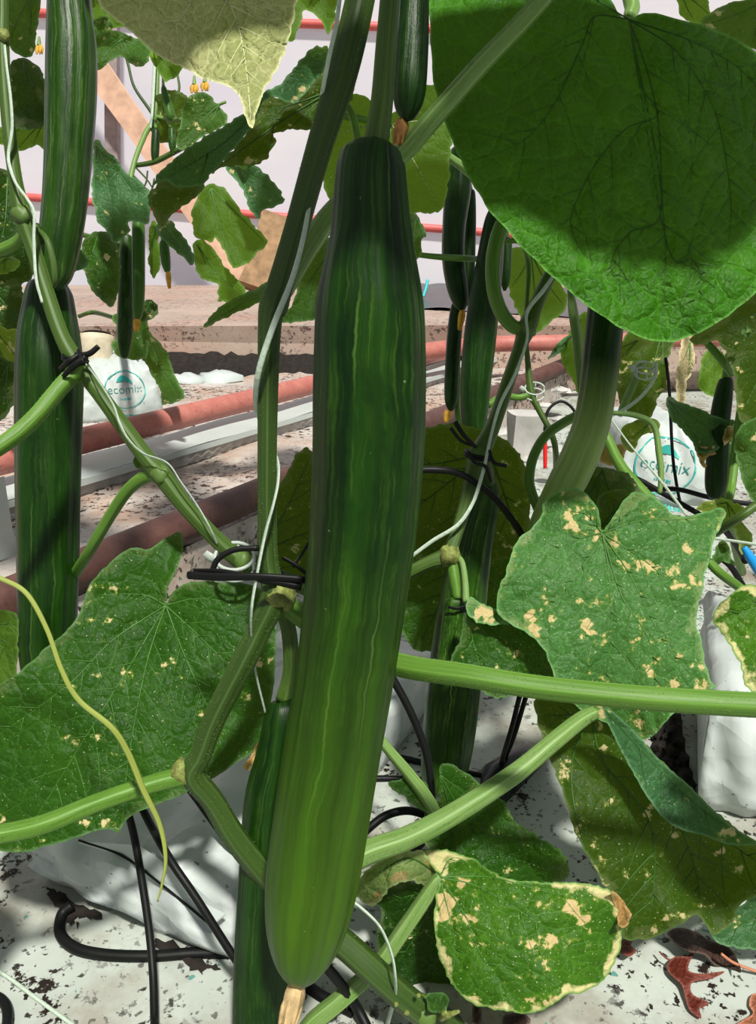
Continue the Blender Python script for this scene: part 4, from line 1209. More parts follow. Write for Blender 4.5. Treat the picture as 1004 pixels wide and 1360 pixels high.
tube('petiole', [(106, 488, .548, 11), (82, 512, .54, 11), (50, 550, .53, 11), (20, 578, .52, 11), (-20, 605, .51, 11), (-80, 640, .50, 11)], 'pet', VB, 14, .07, n=40, hairs=500, hlen=.0012)
tube('petiole', [(212, 632, .552, 8), (195, 632, .556, 9), (172, 648, .565, 8), (148, 682, .58, 7.5), (120, 730, .60, 7), (98, 765, .64, 7), (80, 800, .68, 7)], 'pet', VB, 12, .07, n=36)
leaf([(176, 612), (182, 604), (192, 606), (200, 618), (192, 622), (182, 621)], .56, 'bg', VB, name='sprout_leaf', wave=.003, sec=False)
tube('petiole', [(-30, 336, .58, 8), (0, 332, .575, 8), (22, 322, .57, 8), (34, 308, .562, 8)], 'pet', VB, 12, n=16)
tube('tendril', [(50, 303, .555, 2), (62, 318, .55, 4), (70, 345, .55, 4.5), (73, 368, .552, 4), (72, 382, .556, 2)], 'stem', VB, 8, n=30)
L6 = leaf([(240, 706), (243, 722), (240, 742), (230, 765), (222, 785), (220, 803), (228, 788), (238, 779), (256, 773), (290, 774), (325, 775), (352, 790), (366, 830), (365, 880), (360, 932), (345, 990), (310, 1015), (284, 1033), (245, 1054), (205, 1069), (168, 1089), (158, 1108), (149, 1102), (129, 1103), (100, 1113), (68, 1123), (34, 1131), (0, 1130), (-45, 1105), (-65, 1010), (-25, 930), (30, 889), (62, 860), (91, 834), (105, 815), (118, 779), (135, 757), (152, 742), (170, 729), (200, 728), (221, 714)],
     .545, 'dull', VB, (220, 804), [(238, 715), [(190, 790), (130, 790)], [(150, 850), (90, 910), (0, 975), (-40, 1000)], [(175, 880), (110, 985), (30, 1115)], [(195, 880), (172, 1000), (162, 1095)], [(245, 870), (280, 950), (300, 1010)], [(270, 850), (350, 930)], [(270, 795), (350, 810)]],
     gy=-.014, gx=.003, cup=.008, wave=.006, bumps=((200, 830, .012, 45),), vein='vein', vr=1.1, puff=.0030, teeth=1.5, label='broad green leaf with deep notch and pale flecks')
tube('petiole', [(221, 806, .578, 5), (245, 820, .60, 7), (290, 800, .595, 7), (322, 752, .568, 7)], 'pet', VB, 10, n=16)
leaf([(322, 1018), (335, 1000), (343, 985), (350, 990), (340, 1005), (332, 1022)], .55, 'brown', L6, name='dead_margin', wave=.003, label='dry pinkish brown margin')
leaf([(-15, 822), (12, 812), (24, 820), (24, 860), (22, 900), (5, 912), (-15, 930)], .62, 'back', VB, (-10, 830), [(15, 890), (20, 830)], puff=.002)
leaf([(345, 720), (350, 690), (362, 660), (385, 620), (396, 600), (412, 597), (432, 640), (440, 720), (430, 780), (380, 775), (350, 760)], .62, 'under', VB, (345, 735), [(410, 610), (430, 700), (400, 770)], gy=-.01, puff=.002)
# pale sunlit underside at the top left
leaf([(120, -50), (129, 0), (148, 22), (169, 37), (203, 68), (237, 88), (271, 105), (308, 118), (321, 134), (327, 157), (335, 170), (341, 146), (350, 122), (364, 100), (381, 61), (389, 30), (396, -10), (395, -70), (330, -120), (220, -125)], .47, 'pale', VB, (285, -60), [[(300, -10), (318, 40), (328, 100), (333, 160)], [(250, 10), (215, 60)], [(330, -20), (372, 40)], [(200, -40), (150, 0)]], gy=-.02, gx=-.004, wave=.005, vein='veinp', vr=1.5, puff=.004, label='pale cream underside of a sunlit leaf')
tube('petiole', [(285, -62, .49, 7), (200, -110, .52, 8), (90, -140, .55, 8), (0, -120, .56, 8)], 'pet', VB, 10, n=24)
# curled leaf below it
L2 = leaf([(281, 231), (299, 211), (317, 190), (332, 168), (342, 145), (358, 128), (392, 132), (420, 100), (436, 66), (470, 70), (470, 120), (440, 172), (400, 172), (366, 176), (366, 190), (357, 203), (357, 211), (341, 218), (317, 221), (293, 223)], .58, 'under', VB, (440, 120), [(300, 215), (350, 200), (345, 150)], gx=.01, wave=.004, puff=.002, label='shaded underside of a curled leaf')
leaf([(333, 169), (329, 152), (317, 154), (284, 175), (255, 193), (231, 211), (210, 231), (201, 249), (219, 240), (237, 248), (270, 245), (281, 231), (299, 211), (317, 190)], .565, 'glau', L2, (330, 160), [[(290, 195), (225, 235)]], gy=-.012, gx=.004, cup=-.008, name='curled_lobe', label='blue green lobe rolled over the leaf edge', puff=.003)
leaf([(199, 256), (219, 238), (237, 246), (270, 244), (266, 256), (249, 270), (230, 284), (214, 301), (205, 287), (198, 270)], .585, 'under', L2, name='rolled_tip', gy=.01, cup=.01, label='dark rolled leaf tip with pale rim')
leaf([(436, 64), (433, 88), (412, 115), (391, 137), (362, 129), (347, 139), (337, 163), (349, 126), (372, 112), (398, 81), (415, 64), (428, 62)], .56, 'glau', L2, (345, 145), [[(390, 108), (430, 72)]], gx=.006, gy=-.01, cup=-.006, name='folded_lobe', puff=.003)
tube('petiole', [(440, 120, .585, 4), (470, 160, .60, 5), (480, 260, .60, 6), (470, 420, .60, 6), (440, 640, .60, 7), (420, 788, .60, 8)], 'pet', VB, 8, n=30)
cucumber('ribbed cucumber hanging high beside the slender slanting vine', [(92, -180, .60, 6), (92, -172, .60, 20), (92, -100, .60, 26), (92, 0, .60, 27.5), (95, 60, .60, 31.5), (94.5, 125, .60, 32), (91, 200, .60, 30), (87, 260, .60, 28.5), (81, 310, .60, 27), (76, 345, .60, 24), (74, 368, .60, 19), (73, 382, .60, 10), (73, 386, .60, 3)], 'cuke3', [(20, -200, .58, 6), (70, -210, .59, 7), (92, -176, .60, 8)], sides=64, rib=.035)
cucumber('large dark cucumber hanging straight below the high ribbed one', [(66, 372, .625, 8), (66, 376, .625, 22), (65, 388, .625, 29), (65, 410, .625, 33), (65, 450, .625, 39), (66, 500, .625, 42), (65, 580, .63, 41.5), (64, 670, .63, 40), (64, 740, .635, 39), (63, 800, .635, 38), (62, 860, .64, 36), (60, 905, .64, 27), (60, 925, .64, 14), (60, 932, .64, 4)], 'cuke2', [(48, 300, .57, 5), (58, 330, .60, 7), (64, 360, .62, 9), (66, 376, .625, 12)], sides=64, rib=.028)

# ================================================================== right vine
VC = vine('twisting vine with black ties right of the long cucumber', on(470, 960))
tube('stem', [(790, 260, .66, 8), (752, 330, .66, 8), (728, 370, .655, 8.5), (712, 405, .65, 9), (700, 434, .65, 12), (690, 462, .648, 8.5), (672, 515, .645, 9), (655, 565, .64, 9.5), (636, 605, .64, 13), (625, 645, .638, 10), (612, 690, .635, 8.5), (602, 720, .632, 8.5), (594, 738, .632, 12), (570, 747, .632, 9), (545, 759, .635, 9), (510, 780, .645, 9), (480, 840, .66, 9), (470, 900, .69, 9), (470, 960, dep(960), 9)], 'stem', VC, 16, .10, n=140, hairs=700, hlen=.0012)
node(VC, 700, 436, .648, 13, 'stem', seed=21); node(VC, 634, 607, .637, 14, 'stem', seed=22); node(VC, 597, 738, .628, 14, 'node', seed=23)
tube('petiole', [(672, 286, .64, 9), (662, 310, .64, 10), (655, 345, .64, 10), (656, 385, .64, 9.5), (666, 415, .645, 9.5), (682, 434, .648, 9), (700, 436, .65, 9)], 'pet', VC, 14, .05, n=50, hairs=500, hlen=.0011)
tube('petiole', [(668, 322, .68, 3), (688, 320, .675, 4), (698, 332, .67, 4), (702, 360, .665, 3.5), (700, 395, .66, 3), (698, 430, .65, 4)], 'pet', VC, 8, n=30)
tube('petiole', [(757, 385, .70, 4), (760, 410, .70, 6), (766, 450, .70, 6.5), (772, 510, .70, 6), (778, 560, .72, 5), (790, 620, .78, 5)], 'petp', VC, 10, .12, n=30)
tube('petiole', [(800, 530, .70, 5), (780, 545, .69, 6), (748, 562, .68, 6.5), (724, 580, .675, 6.5), (708, 608, .67, 6.5), (703, 638, .67, 6.5), (708, 660, .665, 6.5), (718, 685, .66, 6)], 'pet', VC, 12, .05, n=40)
tube('petiole', [(600, 745, .63, 7), (604, 768, .628, 8), (608, 795, .625, 6)], 'pet', VC, 10, n=16)
tube('petiole', [(606, 738, .63, 4), (614, 748, .625, 4), (618, 775, .62, 4.5), (619, 800, .615, 5)], 'petp', VC, 10, n=20)
leaf([(490, 640), (535, 590), (560, 572), (600, 562), (655, 576), (690, 602), (703, 650), (702, 700), (690, 735), (665, 744), (600, 745), (520, 740)], .72, 'under', VC, (650, 600), [(540, 620), (520, 700), (600, 735), (690, 720)], gy=-.008, wave=.005, puff=.002)
leaf([(525, 745), (590, 705), (650, 720), (692, 745), (684, 790), (665, 830), (600, 858), (560, 866), (543, 855), (528, 820)], .76, 'dull', VC, (620, 720), [(560, 850), (650, 810), (540, 770)], gy=-.008, wave=.005, puff=.002)
leaf([(745, 640), (775, 622), (812, 622), (845, 640), (850, 680), (800, 730), (760, 720), (735, 690)], .72, 'dark', VC, (800, 625), [(760, 700), (830, 690)], wave=.004)
leaf([(792, 665), (815, 650), (835, 655), (835, 690), (810, 720), (790, 705)], .68, 'under', VC, (800, 700), [(830, 660)], wave=.003)
leaf([(622, 797), (639, 805), (660, 808), (690, 828), (714, 844), (732, 870), (747, 905), (720, 925), (690, 917), (665, 928), (640, 917), (602, 890), (599, 874), (610, 850), (619, 820)], .58, 'dull', VC, (622, 805), [[(660, 840), (735, 900)], [(630, 860), (650, 920)], [(612, 870)]] [:2], gy=-.012, wave=.003, puff=.002, vein='vein', vr=1, label='small spotted leaf with pale curled rim')
leaf([(620, 812), (624, 792), (632, 797), (650, 807), (672, 812), (690, 828), (672, 829), (645, 829), (630, 824)], .572, 'spot', VC, name='curled_lobe', gy=-.02, puff=.001)
L8 = leaf([(799, 706), (794, 677), (783, 661), (769, 650), (755, 647), (733, 657), (721, 670), (718, 687), (703, 703), (689, 716), (680, 733), (673, 756), (664, 780), (660, 812), (680, 830), (712, 850), (730, 880), (742, 915), (775, 945), (815, 965), (847, 981), (866, 978), (880, 965), (893, 950), (920, 925), (951, 914), (945, 905), (936, 878), (931, 852), (925, 825), (928, 805), (937, 766), (944, 738), (948, 720), (958, 698), (964, 682), (958, 674), (938, 679), (918, 684), (894, 684), (884, 672), (866, 658), (842, 653), (831, 662), (816, 683), (805, 700)],
     .56, 'spot', VC, (800, 708), [[(808, 760), (812, 840), (805, 910), (815, 955)], [(775, 750), (735, 800), (690, 830)], [(770, 715), (720, 740), (680, 780)], [(840, 770), (880, 850), (930, 910)], [(850, 740), (895, 770), (940, 745)], [(850, 692), (900, 690), (955, 684)], [(785, 690), (755, 660)], [(825, 690), (845, 665)], [(825, 790), (865, 860), (870, 960)]],
     gy=-.013, gx=-.002, cup=.006, wave=.006, vein='vein', vr=1.3, puff=.0032, teeth=1.7, label='pale green leaf blotched with beige spots')
tube('petiole', [(800, 708, .575, 5), (815, 722, .60, 6), (800, 730, .66, 6), (770, 720, .68, 6), (718, 685, .66, 6)], 'pet', VC, 8, n=18)
cucumber('striped cucumber hanging under the black tie of the twisting vine', [(648, 640, .69, 6), (648, 644, .69, 14), (645, 655, .69, 19), (639, 680, .69, 22), (629, 720, .69, 25.5), (618, 780, .69, 30), (609, 850, .695, 34), (601, 930, .70, 35.5), (593, 1000, .70, 33), (587, 1030, .70, 28), (582, 1050, .70, 18), (580, 1060, .70, 5)], 'cukes', [(636, 608, .645, 7), (645, 622, .66, 8), (648, 645, .69, 10)], sides=56, rib=.03)
cucumber('short dark cucumber hanging straight below the lowest stem knuckle', [(606, 792, .63, 8), (605, 800, .63, 14), (602, 830, .63, 16), (598, 860, .63, 16), (594, 885, .63, 15), (591, 898, .63, 10), (590, 903, .63, 3)], 'cukes', sides=40)
cucumber('curved cucumber fading to pale speckled green towards its tip', [(815, 330, .645, 8), (814, 336, .645, 18), (810, 370, .645, 23), (803, 430, .64, 24.5), (796, 500, .635, 24), (786, 560, .63, 24), (770, 605, .63, 24.5), (749, 648, .63, 24), (730, 680, .635, 20), (716, 702, .64, 15), (704, 722, .645, 9), (697, 734, .65, 3)], 'cuke4', [(770, 300, .66, 6), (800, 310, .65, 7), (814, 334, .645, 9)], sides=56, rib=.03)

# ================================================================== vines of the rows behind
def bleaf(parent, pts, d, mat='bg', base=None, tips=None, **kw):
    O = np.array(pts, float)
    c = O.mean(0)
    if base is None:
        base = tuple(O[np.argmin(O[:, 1])] * .85 + c * .15)
    if tips is None:
        far = sorted(range(len(O)), key=lambda i: -np.linalg.norm(O[i] - base))
        tips = []
        for i in far:
            if all(np.linalg.norm(O[i] - np.array(t)) > 22 for t in tips):
                tips.append(tuple(O[i] * .93 + c * .07))
            if len(tips) == 3:
                break
    kw.setdefault('wave', .006 * d)
    kw.setdefault('puff', .004 * d)
    return leaf(pts, d, mat, parent, base, tips, sec=False, vr=kw.pop('vr', 1.0), vein=kw.pop('vein', 'vein'), **kw)

VD = vine('vine with many drooping leaves before the timber brace', on(150, 522, bz))
dD = 1.35
tube('stem', [(215, -60, 1.5, 3), (210, 70, 1.5, 3), (206, 150, 1.5, 3.5), (192, 180, 1.48, 3.5), (176, 225, 1.45, 3.5), (165, 300, 1.45, 5), (162, 400, 1.6, 6), (158, 450, 2.2, 5), (153, 490, 2.38, 4), (150, 522, dep(522, bz), 4)], 'petp', VD, 8, n=50)
tube('petiole', [(163, 60, 1.5, 2), (170, 85, 1.5, 2), (178, 115, 1.5, 2), (196, 142, 1.5, 2.2), (205, 155, 1.5, 2.4)], 'stemd', VD, 6, n=24)
tube('petiole', [(206, 155, 1.5, 3), (235, 160, 1.48, 3), (265, 150, 1.46, 2), (300, 135, 1.45, 2)], 'petp', VD, 6)
tube('petiole', [(178, 220, 1.46, 3), (205, 215, 1.44, 3.5), (235, 200, 1.42, 3.5), (255, 190, 1.40, 3)], 'stem', VD, 8)
tube('petiole', [(236, 100, 1.5, 1.6), (238, 118, 1.5, 1.8), (232, 135, 1.5, 1.6)], 'stem', VD, 6)
tube('petiole', [(165, 330, 1.45, 4), (140, 320, 1.45, 3.5), (110, 312, 1.5, 3.5)], 'stem', VD, 6)
tube('petiole', [(161, 425, 1.9, 3), (125, 415, 1.6, 3), (105, 420, 1.6, 3)], 'stem', VD, 6)
for q, (x0, x1) in enumerate(((180, 205), (196, 183), (176, 200), (205, 190))):
    tube('tendril', [(x0, 222 + q * 5, 1.45, 1.2), ((x0 + x1) / 2 + 4, 240 + q * 4, 1.45, 1.2), (x1, 255 + q * 3, 1.45, .8)], 'stemd', VD, 5, n=10)
B = bleaf
B(VD, [(127, 186), (146, 203), (169, 230), (196, 251), (198, 291), (184, 295), (169, 295), (173, 308), (152, 322), (142, 308), (129, 291), (122, 257), (124, 220)], 1.25, 'glau', (128, 195), [(152, 316), (194, 285), (125, 260)])
B(VD, [(108, 325), (129, 308), (150, 315), (160, 356), (153, 403), (135, 400), (115, 372)], 1.3, 'dull', (130, 312), [(152, 395), (115, 360)])
B(VD, [(94, 340), (104, 330), (118, 350), (111, 357), (94, 362)], 1.2, 'glau')
B(VD, [(243, 139), (255, 125), (275, 125), (293, 142), (304, 157), (293, 169), (270, 181), (252, 196), (237, 199), (235, 184), (240, 160)], 1.38, 'bg', (290, 140), [(240, 195), (270, 180), (300, 160)])
B(VD, [(205, 130), (225, 120), (250, 132), (246, 180), (225, 190), (203, 182), (200, 150)], 1.5, 'under')
B(VD, [(259, 267), (275, 246), (299, 251), (317, 276), (341, 303), (355, 321), (329, 348), (311, 357), (299, 336), (287, 315), (281, 321), (261, 315), (255, 297)], 1.2, 'back', (280, 250), [(312, 352), (350, 320), (262, 310)])
B(VD, [(300, 222), (322, 218), (341, 220), (371, 252), (376, 270), (350, 279), (344, 291), (332, 279), (320, 249)], 1.15, 'glau', (316, 222), [(344, 286), (372, 265)])
B(VD, [(210, 297), (222, 291), (240, 308), (255, 333), (256, 352), (231, 333), (207, 306)], 1.22, 'glau', (214, 297), [(253, 345)])
B(VD, [(258, 321), (278, 324), (299, 354), (326, 387), (311, 399), (290, 399), (289, 378), (262, 363)], 1.22, 'back', (262, 325), [(318, 390), (290, 395)])
B(VD, [(271, 434), (288, 410), (312, 396), (340, 383), (356, 374), (352, 396), (340, 404), (305, 420)], .95, 'bg', (352, 382), [(275, 430)])
B(VD, [(192, 437), (207, 450), (222, 467), (231, 495), (245, 527), (217, 537), (213, 520), (204, 502), (194, 480)], 1.6, 'bg', (196, 442), [(236, 527)])
B(VD, [(150, 420), (175, 412), (195, 420), (197, 470), (185, 477), (160, 475), (148, 460), (158, 440)], 1.55, 'bg', (175, 415), [(165, 472), (192, 468)])
B(VD, [(188, 405), (200, 398), (212, 414), (200, 424), (188, 424)], 1.5, 'dark')
B(VD, [(199, 300), (208, 296), (213, 330), (210, 360), (202, 370), (197, 345)], 1.3, 'petleaf')
B(VD, [(124, 42), (145, 40), (165, 44), (185, 53), (198, 65), (197, 82), (180, 88), (160, 75), (141, 86), (126, 92)], 1.2, 'bg', (162, 52), [(128, 88), (180, 86), (195, 70)])
B(VD, [(116, -20), (160, -10), (192, 28), (172, 34), (150, 38), (122, 30)], 1.2, 'back')
B(VD, [(200, 62), (240, 82), (236, 100), (222, 108), (208, 95)], 1.4, 'back')
B(VD, [(388, -15), (447, -15), (437, 46), (427, 28), (405, 14), (398, 35), (386, 58), (382, 40)], .9, 'back', (420, -10), [(436, 40), (388, 50)])
B(VD, [(375, 425), (392, 395), (400, 355), (428, 318), (445, 328), (440, 390), (430, 420), (392, 428)], .68, 'bg', (440, 330), [(380, 422), (425, 415)])

VE = vine('shadowy vine filling the space left of the high ribbed cucumber', on(-10, 640, bz))
tube('stem', [(-8, -60, 1.0, 4), (-12, 200, 1.0, 5), (-10, 400, 1.1, 5), (-10, 560, 1.3, 5), (-10, 640, dep(640, bz), 5)], 'stem', VE, 8, n=30)
B(VE, [(8, -10), (52, -10), (49, 40), (42, 76), (25, 72), (10, 52)], .95, 'bg', (40, -5), [(38, 70), (14, 50)])
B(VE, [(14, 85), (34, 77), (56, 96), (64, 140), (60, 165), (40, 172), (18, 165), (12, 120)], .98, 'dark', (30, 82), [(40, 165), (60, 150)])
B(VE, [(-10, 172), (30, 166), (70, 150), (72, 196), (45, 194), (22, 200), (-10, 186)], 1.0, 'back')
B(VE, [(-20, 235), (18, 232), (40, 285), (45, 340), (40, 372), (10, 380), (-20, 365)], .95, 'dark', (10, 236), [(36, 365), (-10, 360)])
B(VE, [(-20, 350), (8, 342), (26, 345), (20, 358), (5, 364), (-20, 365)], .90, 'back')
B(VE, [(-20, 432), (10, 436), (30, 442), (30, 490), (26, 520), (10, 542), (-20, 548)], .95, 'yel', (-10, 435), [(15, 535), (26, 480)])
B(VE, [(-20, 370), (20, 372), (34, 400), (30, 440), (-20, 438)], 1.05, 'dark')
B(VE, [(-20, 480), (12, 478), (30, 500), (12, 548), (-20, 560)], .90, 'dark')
B(VE, [(120, 30), (140, 20), (150, 40), (135, 60), (122, 60)], 1.05, 'bg')

VF = vine('vine with several cucumbers hanging past the concrete path', on(655, 560, bz))
tube('stem', [(615, 120, 1.1, 5), (612, 300, 1.1, 4), (609, 420, 1.1, 3.5), (608, 500, 1.1, 3.5), (610, 560, 1.1, 4), (640, 575, 1.2, 4), (655, 590, dep(590, bz), 4)], 'pet', VF, 8, n=40)
tube('petiole', [(552, 338, 1.0, 3.5), (580, 341, 1.0, 4), (612, 343, 1.02, 4.5), (634, 344, 1.05, 4)], 'pet', VF, 10)
tube('petiole', [(562, 190, .75, 5), (590, 205, .78, 5.5), (622, 228, .8, 6), (660, 262, .85, 6)], 'petp', VF, 10)
B(VF, [(438, 172), (460, 132), (482, 126), (520, 150), (570, 112), (600, 145), (598, 215), (588, 277), (548, 284), (500, 302), (445, 275), (428, 235), (432, 200)], .68, 'back', (520, 165), [(440, 180), (435, 240), (500, 290), (580, 270), (590, 160)], vein='veinp')
tube('petiole', [(432, 150, .66, 4), (455, 154, .66, 4.5), (480, 158, .67, 4.5), (520, 165, .68, 4)], 'pet', VF, 8)
B(VF, [(538, 288), (553, 285), (566, 312), (560, 318), (558, 342), (545, 345), (538, 320)], .85, 'bg')
B(VF, [(675, 335), (699, 330), (725, 350), (739, 364), (753, 400), (744, 417), (724, 434), (706, 446), (690, 420), (675, 382)], 1.2, 'back', (705, 335), [(710, 440), (748, 405), (680, 380)])
B(VF, [(744, 470), (752, 450), (767, 422), (782, 418), (780, 470), (769, 522), (760, 505)], 1.1, 'back', (770, 425), [(766, 515)])
B(VF, [(728, 475), (745, 452), (762, 444), (748, 465), (732, 476)], 1.1, 'glau')
cucumber('slim cucumber ending in a yellow withered blossom above the brown pipe', [(612, 195, 1.05, 6), (611, 205, 1.05, 14), (608, 250, 1.05, 17.5), (603, 300, 1.05, 15.5), (602, 345, 1.05, 15), (607, 380, 1.05, 14), (612, 402, 1.05, 10), (614, 412, 1.05, 4)], 'cuke2', [(615, 140, 1.08, 4), (613, 198, 1.05, 6)], 'pet', (614, 412, 1.05, 26, 4.5, 'bloy', -4), sides=36)
cucumber('small cucumber tucked behind the slim one', [(624, 252, 1.12, 4), (624, 258, 1.12, 7.5), (624, 290, 1.12, 8.5), (623, 330, 1.12, 8.5), (622, 370, 1.12, 8), (621, 400, 1.12, 5), (621, 406, 1.12, 2)], 'cuke2', [(616, 225, 1.1, 3), (622, 240, 1.11, 3), (624, 254, 1.12, 4)], 'pet', sides=28)
cucumber('narrow low cucumber with a dried yellow tip above the shaded leaf', [(608, 400, 1.08, 4), (607, 410, 1.08, 9), (603, 450, 1.08, 10), (600, 500, 1.08, 9.5), (599, 530, 1.08, 8.5), (599, 542, 1.08, 5), (599, 546, 1.08, 2)], 'cuke2', None, 'pet', (595, 545, 1.08, 16, 5, 'bloy', -3), sides=28)
cucumber('thick dark cucumber hanging upright behind the curved petiole', [(658, 275, 1.02, 4), (658, 280, 1.02, 9), (656, 300, 1.02, 14), (650, 350, 1.02, 18), (643, 400, 1.02, 20.5), (637, 450, 1.02, 21.5), (632, 500, 1.02, 20.5), (630, 545, 1.02, 18), (630, 575, 1.02, 13), (630, 590, 1.02, 4)], 'cuke2', [(650, 255, 1.05, 3), (656, 265, 1.03, 4), (658, 278, 1.02, 5)], 'pet', sides=40)
cucumber('thin dark cucumber beside the curved petiole', [(674, 316, 1.1, 3), (674, 322, 1.1, 6), (673, 350, 1.1, 6.5), (671, 375, 1.1, 5.5), (670, 386, 1.1, 2)], 'cuke2', [(672, 296, 1.1, 2), (674, 318, 1.1, 2.5)], 'pet', sides=20)

VG = vine('thin vine clipped above the pale foam block', on(735, 640, bz))
tube('stem', [(696, 420, 1.25, 3), (700, 470, 1.25, 3.5), (705, 520, 1.25, 5), (716, 545, 1.25, 4), (732, 575, 1.25, 4), (738, 600, 1.28, 4), (738, 640, dep(640, bz), 4)], 'stem', VG, 10, n=36)
tube('petiole', [(705, 524, 1.25, 4.5), (688, 528, 1.25, 4.5), (668, 526, 1.24, 4.5), (648, 538, 1.22, 5)], 'pet', VG, 10)

VH = vine('scorched vine before the printed bag half hidden', on(985, 760))
tube('stem', [(1015, 380, .95, 6), (1000, 470, .95, 6), (985, 540, .95, 6), (972, 640, .93, 6), (968, 680, .92, 6), (985, 760, dep(760, .05), 6)], 'pet', VH, 10, n=40)
tube('petiole', [(930, 445, .9, 4), (945, 462, .9, 5), (960, 480, .9, 5), (972, 496, .92, 5)], 'pet', VH, 10)
tube('petiole', [(1030, 660, .8, 6), (1004, 672, .8, 6), (985, 685, .8, 6), (962, 700, .82, 6), (945, 712, .84, 5)], 'stem', VH, 10)
tube('petiole', [(940, 745, .62, 6), (955, 760, .62, 6.5), (975, 775, .63, 6.5), (995, 790, .64, 5)], 'pet', VH, 10)
tube('petiole', [(812, 548, .95, 3), (845, 552, .95, 4), (868, 565, .95, 4), (875, 600, .95, 4.5), (878, 630, .95, 4), (876, 655, .95, 3)], 'petp', VH, 10)
tube('petiole', [(790, 555, .9, 5), (805, 580, .9, 6.5), (825, 620, .88, 7.5), (850, 650, .86, 8), (880, 680, .84, 7)], 'pet', VH, 12)
tube('petiole', [(852, 480, 1.0, 3), (843, 505, 1.0, 5.5), (832, 530, 1.0, 5.5), (822, 552, 1.0, 4)], 'petp', VH, 10)
B(VH, [(820, 470), (835, 440), (862, 425), (900, 430), (888, 475), (886, 515), (874, 530), (862, 558), (830, 545), (818, 510)], 1.15, 'under', (880, 440), [(825, 490), (840, 540), (880, 520)])
B(VH, [(795, 470), (820, 455), (850, 448), (868, 455), (850, 466), (830, 476), (812, 482), (800, 520), (792, 520)], 1.05, 'yel')
B(VH, [(884, 528), (909, 536), (939, 547), (961, 556), (971, 571), (961, 590), (941, 602), (926, 600), (918, 586), (903, 568), (892, 556)], .98, 'glau', (888, 532), [(960, 585), (930, 596)])
B(VH, [(925, 596), (945, 594), (956, 600), (940, 606), (938, 622), (930, 616)], .97, 'brown')
B(VH, [(960, 582), (966, 566), (974, 568), (972, 582), (962, 592)], .96, 'brown')
B(VH, [(976, 600), (978, 575), (990, 560), (1010, 553), (1050, 560), (1050, 685), (1010, 672), (992, 655), (984, 632)], .82, 'bg', (1040, 570), [(985, 600), (1000, 660)])
B(VH, [(915, 450), (955, 425), (1000, 392), (1050, 360), (1060, 470), (1040, 560), (985, 560), (975, 500), (955, 455), (935, 458)], .88, 'under', (1040, 400), [(940, 450), (990, 540)])
B(VH, [(928, 500), (935, 470), (950, 462), (966, 480), (962, 520), (945, 526), (928, 515)], 1.3, 'back')
B(VH, [(906, 450), (918, 448), (922, 480), (912, 515), (908, 540), (898, 530), (900, 490)], 1.1, 'straw', name='withered_leaf')
B(VH, [(925, 676), (942, 665), (965, 663), (988, 675), (984, 690), (1000, 712), (985, 737), (976, 702), (960, 704), (950, 690)], .86, 'yel')
B(VH, [(945, 745), (955, 720), (966, 722), (972, 740), (976, 752), (962, 745), (950, 752)], .80, 'bg')
B(VH, [(824, 575), (838, 560), (868, 556), (876, 572), (850, 580), (842, 600), (828, 594)], 1.1, 'yel')
B(VH, [(795, 575), (815, 590), (830, 592), (826, 612), (805, 618), (792, 600)], 1.12, 'brown')
leaf([(946, 826), (949, 812), (956, 803), (968, 792), (986, 779), (1004, 777), (1045, 790), (1060, 860), (1045, 915), (1004, 918), (990, 910), (985, 893), (975, 868), (964, 850), (955, 836)], .60, 'burn', VH, (1045, 800), [(952, 826), (990, 900), (975, 800)], gy=-.012, wave=.004, puff=.003, vein='vein', label='scorched leaf with broad beige patches')
B(VH, [(932, 30), (950, 12), (985, 0), (1030, -10), (1030, 60), (1004, 66), (960, 46)], .78, 'bg', (1020, 0), [(940, 32), (1000, 55)])
B(VH, [(900, -15), (935, -15), (945, 25), (958, 36), (925, 34), (905, 20)], .95, 'back')
tube('petiole', [(1040, 0, .80, 4), (1045, 200, .88, 5), (1020, 370, .94, 5)], 'pet', VH, 8)
cucumber('dark cucumber hanging beside the withered straw leaf', [(964, 500, .99, 4), (964, 506, .99, 9), (960, 530, .99, 12), (956, 560, .99, 13), (953, 600, .99, 14), (951, 640, .99, 14), (950, 658, .99, 10), (950, 664, .99, 3)], 'cuke2', [(968, 470, .96, 4), (964, 502, .99, 5)], 'pet', sides=32)
cucumber('pale striped cucumber beside the brown leaf tip', [(968, 585, 1.0, 4), (968, 592, 1.0, 8), (966, 630, 1.0, 9), (963, 660, 1.0, 9), (962, 672, 1.0, 4)], 'cukes', [(972, 560, .97, 4), (968, 588, 1.0, 4)], 'pet', sides=28)
B(VH, [(985, 438), (992, 432), (998, 438), (996, 446), (986, 446)], .85, 'bg')

# young fruit of the left back vine
cucumber('light green young cucumber with orange tip before the concrete path', [(184, 292, 1.32, 4), (184, 298, 1.32, 8), (184, 340, 1.32, 8.5), (184, 390, 1.32, 8), (183, 415, 1.32, 6.5), (182, 424, 1.32, 3)], 'cukel', [(176, 270, 1.4, 3), (184, 294, 1.32, 4)], 'pet', (182, 424, 1.32, 16, 4.5, 'bloy', -1), sides=28)
cucumber('dark slim cucumber right beside the light green young one', [(168, 312, 1.36, 3), (168, 320, 1.36, 8), (168, 380, 1.36, 10), (166, 440, 1.36, 10), (165, 470, 1.36, 6), (165, 476, 1.36, 2)], 'cuke3', [(166, 290, 1.42, 3), (168, 314, 1.36, 3)], 'pet', sides=28)
cucumber('tiny green cucumber with an orange dried flower', [(217, 318, 1.25, 3), (218, 324, 1.25, 6), (220, 345, 1.25, 6.5), (222, 358, 1.25, 4.5), (223, 362, 1.25, 2)], 'cukel', [(214, 298, 1.27, 2), (217, 320, 1.25, 3)], 'pet', (223, 361, 1.25, 22, 3.5, 'bloy', 2), sides=20)
